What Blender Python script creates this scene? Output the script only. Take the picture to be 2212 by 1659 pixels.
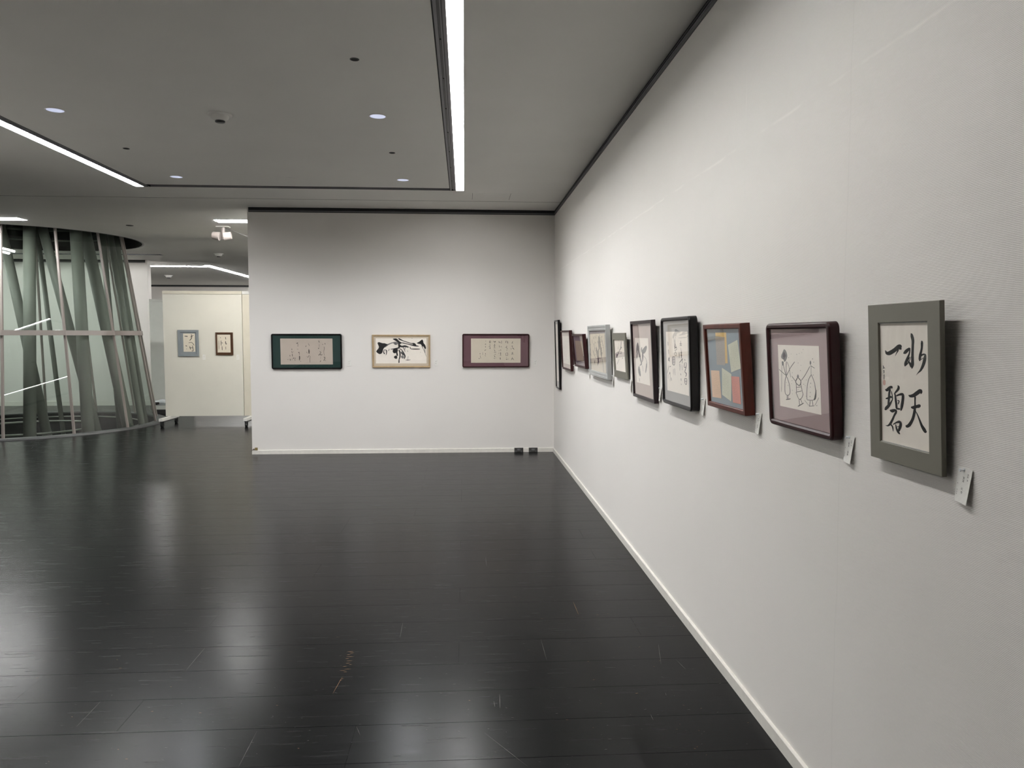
import bpy, bmesh, math, random
from mathutils import Vector, Matrix
for o in list(bpy.data.objects): bpy.data.objects.remove(o, do_unlink=True)
S = bpy.context.scene; C = S.collection
# ---------------------------------------------------------------- camera, world, exposure
cam = bpy.data.objects.new('camera', bpy.data.cameras.new('camera')); C.objects.link(cam); S.camera = cam
PIT, YAW, ROL = 0.06481318, 0.06326528, 0.00100327
fw = Vector((math.sin(YAW)*math.cos(PIT), math.cos(YAW)*math.cos(PIT), -math.sin(PIT)))
rt = Vector((math.cos(YAW), -math.sin(YAW), 0)); up = rt.cross(fw)
r2 = rt*math.cos(ROL)+up*math.sin(ROL); u2 = -rt*math.sin(ROL)+up*math.cos(ROL)
cam.matrix_world = Matrix(((r2.x, u2.x, -fw.x, 0), (r2.y, u2.y, -fw.y, 0), (r2.z, u2.z, -fw.z, 1.5), (0, 0, 0, 1)))
cam.data.sensor_width = 36; cam.data.lens = 36*1626.917/2212; cam.data.clip_start = .05; cam.data.clip_end = 100
W = bpy.data.worlds.new('world'); S.world = W; W.use_nodes = True
W.node_tree.nodes['Background'].inputs[0].default_value = (.5, .5, .5, 1); W.node_tree.nodes['Background'].inputs[1].default_value = 0.0
S.view_settings.view_transform = 'Standard'; S.view_settings.look = 'None'; S.view_settings.gamma = 1
S.view_settings.exposure = 0.0; S.view_settings.use_curve_mapping = False
TUBE_POWER = 76.0        # radiance of the fluorescent tubes
# ---------------------------------------------------------------- materials
def lin(c):
    return tuple((v/255/12.92 if v/255 <= .04045 else ((v/255+.055)/1.055)**2.4) for v in c)
def mat(name, rgb, rough=.6, metal=0, spec=.5, var=.06, scale=8, stretch=(1, 1, 1), bump=0, rvar=0, linear=False, coat=0):
    m = bpy.data.materials.new(name); m.use_nodes = True; n = m.node_tree.nodes; l = m.node_tree.links
    b = n['Principled BSDF']; c = rgb if linear else lin(rgb)
    b.inputs['Roughness'].default_value = rough; b.inputs['Metallic'].default_value = metal
    b.inputs['Specular IOR Level'].default_value = spec; b.inputs['Coat Weight'].default_value = coat
    tc = n.new('ShaderNodeNewGeometry'); mp = n.new('ShaderNodeMapping'); mp.inputs['Scale'].default_value = stretch
    nz = n.new('ShaderNodeTexNoise'); nz.inputs['Scale'].default_value = scale; nz.inputs['Detail'].default_value = 4
    l.new(tc.outputs['Position'], mp.inputs[0]); l.new(mp.outputs[0], nz.inputs['Vector'])
    cr = n.new('ShaderNodeMapRange'); cr.inputs['From Min'].default_value = .3; cr.inputs['From Max'].default_value = .7
    cr.inputs['To Min'].default_value = 1-var; cr.inputs['To Max'].default_value = 1+var
    l.new(nz.outputs['Fac'], cr.inputs['Value'])
    mx = n.new('ShaderNodeVectorMath'); mx.operation = 'SCALE'; mx.inputs[0].default_value = c
    l.new(cr.outputs[0], mx.inputs['Scale']); l.new(mx.outputs[0], b.inputs['Base Color'])
    if rvar:
        rr = n.new('ShaderNodeMapRange'); rr.inputs['From Min'].default_value = .3; rr.inputs['From Max'].default_value = .7
        rr.inputs['To Min'].default_value = rough-rvar; rr.inputs['To Max'].default_value = rough+rvar
        l.new(nz.outputs['Fac'], rr.inputs['Value']); l.new(rr.outputs[0], b.inputs['Roughness'])
    if bump:
        bp = n.new('ShaderNodeBump'); bp.inputs['Strength'].default_value = 1; bp.inputs['Distance'].default_value = bump
        l.new(nz.outputs['Fac'], bp.inputs['Height']); l.new(bp.outputs[0], b.inputs['Normal'])
    return m
def emit(name, rgb, s):
    m = bpy.data.materials.new(name); m.use_nodes = True; n = m.node_tree.nodes; l = m.node_tree.links
    b = n['Principled BSDF']; b.inputs['Base Color'].default_value = (.8, .8, .8, 1)
    b.inputs['Emission Color'].default_value = (*rgb, 1); b.inputs['Emission Strength'].default_value = s
    return m
def glass(name, tint, ior=1.5, rough=0.0):
    m = bpy.data.materials.new(name); m.use_nodes = True; n = m.node_tree.nodes; l = m.node_tree.links
    n.remove(n['Principled BSDF']); out = n['Material Output']
    t = n.new('ShaderNodeBsdfTransparent'); t.inputs[0].default_value = (*tint, 1)
    g = n.new('ShaderNodeBsdfGlossy'); g.inputs['Roughness'].default_value = rough; g.inputs[0].default_value = (1, 1, 1, 1)
    f = n.new('ShaderNodeFresnel')          # one thin sheet: same reflectance from either side
    gm = n.new('ShaderNodeNewGeometry'); mr = n.new('ShaderNodeMapRange'); mr.inputs['To Min'].default_value = ior; mr.inputs['To Max'].default_value = 1/ior
    l.new(gm.outputs['Backfacing'], mr.inputs['Value']); l.new(mr.outputs[0], f.inputs['IOR'])
    x = n.new('ShaderNodeMixShader'); l.new(f.outputs[0], x.inputs[0]); l.new(t.outputs[0], x.inputs[1]); l.new(g.outputs[0], x.inputs[2])
    l.new(x.outputs[0], out.inputs['Surface']); return m
def wallpaper(name, rgb, axis_joint=False):
    m = bpy.data.materials.new(name); m.use_nodes = True; n = m.node_tree.nodes; l = m.node_tree.links
    b = n['Principled BSDF']; b.inputs['Roughness'].default_value = .85; b.inputs['Specular IOR Level'].default_value = .25
    g = n.new('ShaderNodeNewGeometry')
    # woven horizontal ribs, slightly irregular
    sc = n.new('ShaderNodeMapping'); sc.inputs['Scale'].default_value = (1, 1, 1); l.new(g.outputs['Position'], sc.inputs[0])
    w = n.new('ShaderNodeTexWave'); w.wave_type = 'BANDS'; w.bands_direction = 'Z'; w.inputs['Scale'].default_value = 82
    w.inputs['Distortion'].default_value = 1.6; w.inputs['Detail'].default_value = 2; w.inputs['Detail Scale'].default_value = 1.2
    l.new(sc.outputs[0], w.inputs['Vector'])
    nz = n.new('ShaderNodeTexNoise'); nz.inputs['Scale'].default_value = 260; nz.inputs['Detail'].default_value = 2; l.new(g.outputs['Position'], nz.inputs['Vector'])
    big = n.new('ShaderNodeTexNoise'); big.inputs['Scale'].default_value = 1.1; big.inputs['Detail'].default_value = 5; l.new(g.outputs['Position'], big.inputs['Vector'])
    hh = n.new('ShaderNodeMath'); hh.operation = 'MULTIPLY_ADD'; hh.inputs[1].default_value = .45
    l.new(nz.outputs['Fac'], hh.inputs[0]); l.new(w.outputs['Fac'], hh.inputs[2])
    bp = n.new('ShaderNodeBump'); bp.inputs['Strength'].default_value = .8; bp.inputs['Distance'].default_value = .0004
    l.new(hh.outputs[0], bp.inputs['Height']); l.new(bp.outputs[0], b.inputs['Normal'])
    def rng(src, a, c, lo, hi):
        r = n.new('ShaderNodeMapRange'); r.inputs['From Min'].default_value = a; r.inputs['From Max'].default_value = c
        r.inputs['To Min'].default_value = lo; r.inputs['To Max'].default_value = hi; l.new(src, r.inputs['Value']); return r.outputs[0]
    def mul(a, c):
        q = n.new('ShaderNodeMath'); q.operation = 'MULTIPLY'; l.new(a, q.inputs[0]); l.new(c, q.inputs[1]); return q.outputs[0]
    f = mul(rng(w.outputs['Fac'], 0, 1, .95, 1.03), rng(big.outputs['Fac'], .3, .7, .985, 1.015))
    if axis_joint:       # filled joint of the boards behind the paper: a pale, broken line
        sp = n.new('ShaderNodeSeparateXYZ'); l.new(g.outputs['Position'], sp.inputs[0])
        wob = n.new('ShaderNodeTexNoise'); wob.inputs['Scale'].default_value = 5; wob.inputs['Detail'].default_value = 6; l.new(g.outputs['Position'], wob.inputs['Vector'])
        def band(src, at, wd, lo=None):
            a = n.new('ShaderNodeMath'); a.operation = 'MULTIPLY_ADD'; a.inputs[1].default_value = .03; l.new(wob.outputs['Fac'], a.inputs[0]); l.new(src, a.inputs[2])
            c = n.new('ShaderNodeMath'); c.operation = 'SUBTRACT'; c.inputs[1].default_value = at+.015; l.new(a.outputs[0], c.inputs[0])
            d = n.new('ShaderNodeMath'); d.operation = 'ABSOLUTE'; l.new(c.outputs[0], d.inputs[0])
            return rng(d.outputs[0], 0, wd, 1, 0)
        hz = band(sp.outputs['Z'], 2.283, .008); v1 = band(sp.outputs['Y'], 3.065, .006); v2 = band(sp.outputs['Y'], 2.22, .004)
        lim = rng(sp.outputs['Z'], 2.27, 2.29, 0, 1); v1 = mul(v1, lim)
        lim2 = rng(sp.outputs['Z'], 2.6, 2.5, 0, 1); v1 = mul(v1, lim2); v2 = mul(v2, lim2)
        s1 = n.new('ShaderNodeMath'); s1.operation = 'MAXIMUM'; l.new(hz, s1.inputs[0]); l.new(v1, s1.inputs[1])
        brk = rng(wob.outputs['Fac'], .42, .6, .1, 1)
        j = mul(s1.outputs[0], brk)
        jm = rng(j, 0, 1, 1, 1.09); f = mul(f, jm); f = mul(f, rng(v2, 0, 1, 1, .95))
        ad = n.new('ShaderNodeMath'); ad.operation = 'MULTIPLY_ADD'; ad.inputs[1].default_value = 2.0; l.new(j, ad.inputs[0]); l.new(hh.outputs[0], ad.inputs[2]); l.new(ad.outputs[0], bp.inputs['Height'])
    sc2 = n.new('ShaderNodeVectorMath'); sc2.operation = 'SCALE'; sc2.inputs[0].default_value = lin(rgb); l.new(f, sc2.inputs['Scale']); l.new(sc2.outputs[0], b.inputs['Base Color'])
    return m
M = dict(
 wall=wallpaper('wallpaper_right', (230, 226, 221), True), wall2=wallpaper('wallpaper', (230, 226, 221)),
 ceil=mat('ceiling_paint', (226, 225, 220), .9, spec=.2, var=.015, scale=2),
 seam=mat('dark_joint', (45, 44, 42), .8), white=mat('white_paint', (225, 223, 218), .45, var=.02),
 base=mat('baseboard_paint', (226, 222, 214), .4, var=.05, scale=25), black=mat('black_metal', (14, 14, 16), .4, var=.1),
 dark=mat('dark_void', (6, 6, 7), .9), grey=mat('grey_profile', (120, 119, 122), .45, var=.03),
 rail=mat('rail_grey', (84, 84, 84), .5), reflector=mat('reflector_white', (215, 220, 218), .35),
 board=mat('black_board_paint', (.0042, .0044, .0048), .25, spec=.105, var=.12, scale=14, stretch=(.25, 4, 1), bump=.00013, rvar=.03, linear=True),
 steel=mat('white_steel_tube', (126, 127, 120), .5, var=.03), mull=mat('mullion_grey', (150, 141, 136), .45, var=.03),
 maroon=mat('maroon_lacquer', (44, 8, 11), .42, spec=.3, var=.15), blackl=mat('black_lacquer', (9, 6, 7), .3, spec=.25, var=.1),
 brown=mat('brown_wood', (78, 28, 16), .35, spec=.3, var=.25, scale=30, stretch=(1, 1, .15)), purpleb=mat('aubergine_wood', (30, 16, 21), .35, spec=.3, var=.15),
 olive=mat('olive_grey_mount', (110, 107, 96), .6, var=.03), silver=mat('silver_frame', (168, 169, 167), .4, metal=.15, var=.04),
 gold=mat('pale_gold_wood', (176, 152, 118), .38, var=.12, scale=20), greyf=mat('blue_grey_frame', (128, 134, 138), .5, var=.04),
 darkb=mat('dark_brown_wood', (72, 46, 28), .4, var=.2, scale=30),
 paper=mat('paper_white', (246, 239, 229), .85, var=.015, scale=30), paperg=mat('paper_aged', (192, 180, 168), .85, var=.05, scale=6),
 paperk=mat('paper_cream', (212, 203, 186), .85, var=.02, scale=12), card=mat('card_white', (228, 226, 220), .7, var=.01),
 matgreen=mat('mat_green', (7, 48, 43), .7, var=.05), matmaroon=mat('mat_maroon', (100, 68, 76), .7, var=.04), matmauve=mat('mat_mauve', (168, 148, 148), .75, var=.03),
 matblue=mat('mat_blue', (128, 143, 152), .75, var=.03), matgrey=mat('mat_grey', (160, 160, 158), .75, var=.03), matpink=mat('mat_pink', (196, 182, 174), .75, var=.03),
 matbeige=mat('mat_beige', (205, 192, 172), .75, var=.03), matpurple=mat('mat_purple', (104, 90, 100), .7, var=.05), mattan=mat('mat_tan', (158, 140, 122), .7, var=.05),
 ink=mat('black_ink', (20, 19, 22), .7, var=.2, scale=60), inkg=mat('grey_ink', (128, 126, 124), .8, var=.1, scale=60), inkm=mat('faded_ink', (72, 66, 62), .8, var=.15, scale=80),
 inkd=mat('dark_wash', (84, 74, 80), .8, var=.15, scale=60), seal=mat('seal_red', (222, 182, 170), .8), 
 yel=mat('paper_yellow', (214, 180, 108), .8, var=.05), veil=mat('paper_greyish', (160, 152, 142), .8), grn=mat('paper_green', (204, 206, 184), .8), org=mat('paper_orange', (222, 188, 156), .8),
 salm=mat('paper_salmon', (206, 132, 118), .8), tan=mat('bare_wood_scratch', (150, 112, 74), .7), scuff=mat('pale_scuff', (92, 90, 86), .7),
 glass=glass('picture_glass', (.99, .985, .98), 1.5), bigglass=glass('green_glass', (.76, .82, .785), 1.5), edge=mat('clear_pin', (235, 238, 240), .1, spec=.8),
 cream=mat('panel_cream', (214, 211, 200), .7, var=.02, scale=3), cream2=mat('panel_stile', (208, 202, 186), .6, var=.02), rubber=mat('rubber', (18, 18, 18), .6), brass=mat('brass_plate', (150, 132, 88), .4, metal=.4),
 socket=mat('grey_socket_plate', (62, 61, 58), .45), plastic=mat('white_plastic_bag', (226, 228, 230), .25, bump=.004, scale=30), box=mat('dark_box', (46, 42, 44), .6),
 tube=emit('fluorescent', (1.0, .995, .985), TUBE_POWER), tubeb=emit('fluorescent_bright', (1.0, .995, .985), TUBE_POWER*1.5), tubew=emit('hidden_slot_tube', (1.0, .995, .985), TUBE_POWER*.55), lens=emit('downlight_lens', (.62, .68, .92), .75))
# ---------------------------------------------------------------- helpers
def tag(o, label=None, cat=None, group=None, kind=None):
    if label: o['label'] = label
    if cat: o['category'] = cat
    if group: o['group'] = group
    if kind: o['kind'] = kind
    return o
def me(name, V, Fc, m, smooth=False):
    d = bpy.data.meshes.new(name); d.from_pydata([tuple(v) for v in V], [], Fc); d.materials.append(m); d.update()
    if smooth:
        for p in d.polygons: p.use_smooth = True
    return d
def obj(name, V, Fc, m, parent=None, smooth=False, fix=True):
    d = me(name, V, Fc, m, smooth)
    if fix:
        b = bmesh.new(); b.from_mesh(d); bmesh.ops.recalc_face_normals(b, faces=b.faces); b.to_mesh(d); b.free()
        if smooth:
            for p in d.polygons: p.use_smooth = True
    return link(name, d, parent)
def link(name, d, parent=None):
    o = bpy.data.objects.new(name, d); C.objects.link(o)
    if parent: o.parent = parent
    return o
def empty(name, mw, label, cat, group=None):
    o = bpy.data.objects.new(name, None); C.objects.link(o); o.empty_display_size = .05
    o.matrix_world = mw if isinstance(mw, Matrix) else Matrix.Translation(mw)
    return tag(o, label, cat, group)
class G:
    def __init__(s): s.V = []; s.F = []
    def add(s, V, Fc): k = len(s.V); s.V += [tuple(v) for v in V]; s.F += [tuple(i+k for i in f) for f in Fc]; return s
    def box(s, a, b, c=0):
        (x0, y0, z0), (x1, y1, z1) = a, b
        V = [(x0, y0, z0), (x1, y0, z0), (x1, y1, z0), (x0, y1, z0), (x0, y0, z1), (x1, y0, z1), (x1, y1, z1), (x0, y1, z1)]
        return s.add(V, [(0, 3, 2, 1), (4, 5, 6, 7), (0, 1, 5, 4), (1, 2, 6, 5), (2, 3, 7, 6), (3, 0, 4, 7)])
    def cyl(s, p, q, r, n=16, r2=None, caps=True):
        p = Vector(p); q = Vector(q); d = (q-p).normalized(); a = d.orthogonal().normalized(); b = d.cross(a); r2 = r if r2 is None else r2
        V = [p+(a*math.cos(t)+b*math.sin(t))*r for t in [2*math.pi*i/n for i in range(n)]]+[q+(a*math.cos(t)+b*math.sin(t))*r2 for t in [2*math.pi*i/n for i in range(n)]]
        Fc = [(i, (i+1) % n, n+(i+1) % n, n+i) for i in range(n)]
        if caps: Fc += [tuple(range(n-1, -1, -1)), tuple(range(n, 2*n))]
        return s.add(V, Fc)
    def ring(s, c, R, r, n=48, k=8):
        V = []; Fc = []
        for i in range(n):
            t = 2*math.pi*i/n
            for j in range(k):
                u = 2*math.pi*j/k; q = R+r*math.cos(u); V.append((c[0]+q*math.cos(t), c[1]+q*math.sin(t), c[2]+r*math.sin(u)))
        for i in range(n):
            for j in range(k): Fc.append((i*k+j, ((i+1) % n)*k+j, ((i+1) % n)*k+(j+1) % k, i*k+(j+1) % k))
        return s.add(V, Fc)
    def lathe(s, c, prof, n=32):
        V = []; Fc = []; k = len(prof)
        for i in range(n):
            t = 2*math.pi*i/n
            for r, z in prof: V.append((c[0]+r*math.cos(t), c[1]+r*math.sin(t), c[2]+z))
        for i in range(n):
            for j in range(k-1): Fc.append((i*k+j, ((i+1) % n)*k+j, ((i+1) % n)*k+j+1, i*k+j+1))
        return s.add(V, Fc)
    def out(s, name, m, parent=None, smooth=False): return obj(name, s.V, s.F, m, parent, smooth)
def sheet(x0, x1, y0, y1, z, rects, circ=None, zf=None, n=64):
    """flat sheet with rectangular holes and one round hole"""
    xs = sorted({x0, x1}|{r[i] for r in rects for i in (0, 1)}|({circ[0]-circ[2]-.15, circ[0]+circ[2]+.15} if circ else set()))
    ys = sorted({y0, y1}|{r[i] for r in rects for i in (2, 3)}|({circ[1]-circ[2]-.15, circ[1]+circ[2]+.15} if circ else set()))
    xs = [x for x in xs if x0 <= x <= x1]; ys = [y for y in ys if y0 <= y <= y1]; g = G()
    for i in range(len(xs)-1):
        for j in range(len(ys)-1):
            cx = (xs[i]+xs[i+1])/2; cy = (ys[j]+ys[j+1])/2
            if any(r[0] < cx < r[1] and r[2] < cy < r[3] for r in rects): continue
            if circ and abs(cx-circ[0]) < circ[2]+.15 and abs(cy-circ[1]) < circ[2]+.15: continue
            g.add([(xs[i], ys[j], z), (xs[i+1], ys[j], z), (xs[i+1], ys[j+1], z), (xs[i], ys[j+1], z)], [(0, 1, 2, 3)])
    if circ:
        V = []; R = circ[2]; q = R+.15
        for i in range(n):
            t = 2*math.pi*(i+.5)/n; c, s_ = math.cos(t), math.sin(t); k = q/max(abs(c), abs(s_))
            V += [(circ[0]+R*c, circ[1]+R*s_, z), (circ[0]+k*c, circ[1]+k*s_, z)]
        g.add(V, [(2*i, 2*i+1, (2*i+3) % (2*n), (2*i+2) % (2*n)) for i in range(n)])
        for sx, sy in ((1, 1), (1, -1), (-1, 1), (-1, -1)):      # the little corners the fan leaves open
            best = sorted(range(n), key=lambda i: -(V[2*i+1][0]-circ[0])*sx-(V[2*i+1][1]-circ[1])*sy)[:2]
            g.add([V[2*best[0]+1], V[2*best[1]+1], (circ[0]+q*sx, circ[1]+q*sy, z)], [(0, 1, 2)])
    return g
def struct(o): o['kind'] = 'structure'; return o
XR, YB, ZC = 1.148, 9.592, 3.07
XL, Y0, YF = -14.0, -3.4, 24.6
TC = (-7.26, 12.96)
# ---------------------------------------------------------------- room shell
SL = [(-.154, .003, 1.475, 8.35), (-3.478, -3.321, 1.475, 8.35), (-3.321, -.154, 8.228, 8.35), (-3.42, .9, 10.66, 10.90), (-11.6, -6.0, 10.66, 10.90), (-11.5, -5.9, 17.78, 17.94), (-5.9, -5.74, 17.62, 23.6), (-9.76, -9.6, 11.1, 15.1), (-3.6, .8, 13.4, 13.56), (-13.5, -5.93, 15.25, 15.45)]
ce = struct(sheet(XL, XR, Y0, YF, ZC, SL, (TC[0], TC[1], 1.80)).out('ceiling', M['ceil']))
g = G(); g.box((-3.321, 8.228, ZC+.025), (-.154, 8.35, ZC+.03)); g.box((-3.321, 8.345, ZC), (-.154, 8.35, ZC+.03)); struct(g.out('trim_1', M['grey'])); 
g = G(); g.box((-3.321, 8.222, ZC-.001), (-.154, 8.234, ZC+.03)); struct(g.out('trim_2', M['seam']))
g = G(); g.box((XL, 8.986, ZC-.0008), (XR, 8.994, ZC+.001)); struct(g.out('trim_3', M['seam']))

for a, b in (((.097, 8.50), (.099, 8.874)), ((.520, 8.475), (.522, 8.82))):
    pass
hat = empty('ceiling_hatch', (.31, 8.66, ZC), 'flush access hatch in the ceiling, faint outline just right of the lit slot end', 'hatch')
g = G(); g.box((-.21, -.19, -.0012), (.21, .20, 0)); g.out('hatch_panel', M['ceil'], hat)
for q in (-.213, .213): g = G(); g.box((q-.0015, -.19, -.0008), (q+.0015, .20, 0)); g.out('hatch_gap', M['seam'], hat)
def wallbox(name, a, b, m): g = G(); g.box(a, b); return struct(g.out(name, m))
wallbox('wall_right', (XR, Y0, 0), (XR+.2, YF, ZC), M['wall'])
wallbox('wall_end', (-2.667, YB, 0), (XR, YB+.18, ZC), M['wall2'])
wallbox('wall_far', (XL, YF, 0), (XR, YF+.2, ZC), M['wall2'])
wallbox('wall_left', (XL-.2, Y0, 0), (XL, YF, ZC), M['wall2'])
wallbox('wall_back', (XL, Y0-.2, 0), (XR, Y0, ZC), M['wall2'])
wallbox('wall_bounce', (-4.85, Y0, 0), (-4.65, 6.9, ZC), M['wall2'])  # out-of-view wall added to bounce light onto the ceiling
wallbox('wall_middle', (XL, 16.45, 0), (-6.66, 16.62, ZC), M['wall2'])
# black picture-hanging channel under the ceiling: channel, rail lip, lower lip
def channel(n, a, b, nrm):
    a = Vector(a); b = Vector(b); nrm = Vector(nrm)
    def bar(name, z0, z1, d, m):
        q = [a, b]; V = []
        for z in (z0, z1):
            V += [(a.x, a.y, z), (b.x, b.y, z), (b.x+nrm.x*d, b.y+nrm.y*d, z), (a.x+nrm.x*d, a.y+nrm.y*d, z)]
        return obj(name, V, [(0, 1, 2, 3), (4, 5, 6, 7), (0, 1, 5, 4), (1, 2, 6, 5), (2, 3, 7, 6), (3, 0, 4, 7)], m, None if name.startswith('trim') else t)
    t = bar('trim_%d' % n, ZC-.034, ZC, .004, M['dark']); struct(t)
    bar('hanging_rail', ZC-.020, ZC-.016, .009, M['rail']); bar('lower_lip', ZC-.058, ZC-.034, .006, M['rail'])
    bar('lip_edge', ZC-.040, ZC-.034, .010, M['grey'])
channel(5, (XR, Y0, 0), (XR, YB, 0), (-1, 0, 0)); channel(6, (-2.652, YB, 0), (XR, YB, 0), (0, -1, 0))
channel(7, (XL, YF, 0), (XR, YF, 0), (0, -1, 0)); channel(8, (XL, 16.45, 0), (-6.70, 16.45, 0), (0, -1, 0))
def skirting(name, a, b, nrm, h=.052, d=.012):
    a = Vector(a); b = Vector(b); n = Vector(nrm); V = []
    for p in (a, b):
        for dd, z in ((0, 0), (d, 0), (d, h-.004), (d-.004, h), (0, h)): V.append((p.x+n.x*dd, p.y+n.y*dd, z))
    return struct(obj(name, V, [(i, (i+1) % 5, 5+(i+1) % 5, 5+i) for i in range(5)]+[(0, 1, 2, 3, 4), (5, 6, 7, 8, 9)], M['base']))
skirting('baseboard_right', (XR, Y0, 0), (XR, YB, 0), (-1, 0, 0)); skirting('baseboard_end', (-2.667, YB, 0), (XR, YB, 0), (0, -1, 0))
skirting('baseboard_far', (XL, YF, 0), (XR, YF, 0), (0, -1, 0), .08); skirting('baseboard_middle', (XL, 16.45, 0), (-6.66, 16.45, 0), (0, -1, 0), .1)
# floor: sheet + single boards where they can be told apart
BX0, BX1, BY0, PW, NR = -6.4, XR, .5, .26, 39
BY1 = BY0+PW*NR
g = sheet(XL, XR, Y0, YF, 0, [(BX0, BX1, BY0, BY1)], (TC[0], TC[1], 1.95))
g.add([(BX0, BY0, -.02), (BX1, BY0, -.02), (BX1, BY1, -.02), (BX0, BY1, -.02)], [(0, 1, 2, 3)])
fl = struct(g.out('floor', M['board']))
rnd = random.Random(4); cache = {}
def board(Lb, wd):
    k = (round(Lb, 3), round(wd, 3))
    if k not in cache:
        c = .0004; x1 = k[0]-.0002; y1 = k[1]-.0006; x0 = .0002; y0 = .0006
        V = [(x0, y0, -.018), (x1, y0, -.018), (x1, y1, -.018), (x0, y1, -.018), (x0, y0, -c), (x1, y0, -c), (x1, y1, -c), (x0, y1, -c), (x0+c, y0+c, 0), (x1-c, y0+c, 0), (x1-c, y1-c, 0), (x0+c, y1-c, 0)]
        Fc = [(0, 3, 2, 1), (8, 9, 10, 11)]+[(i, (i+1) % 4, 4+(i+1) % 4, 4+i) for i in range(4)]+[(4+i, 4+(i+1) % 4, 8+(i+1) % 4, 8+i) for i in range(4)]
        cache[k] = me('floor_board', V, Fc, M['board'])
    return cache[k]
for r in range(NR):
    y = BY0+PW*r; xe = BX1-.0 ; wd = PW
    if y > YB: xe = -2.667
    elif y+PW > YB: wd = PW
    x = BX0-rnd.choice((0, .91, 1.82, 2.73, 1.3, 2.2))
    while x < xe-.01:
        a = max(x, BX0); b = min(x+3.64, xe)
        if b-a > .12:
            o = link('floor_board', board(b-a, wd), fl); o.location = (a, y, rnd.uniform(-.0002, .0))
        x += 3.64
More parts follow.
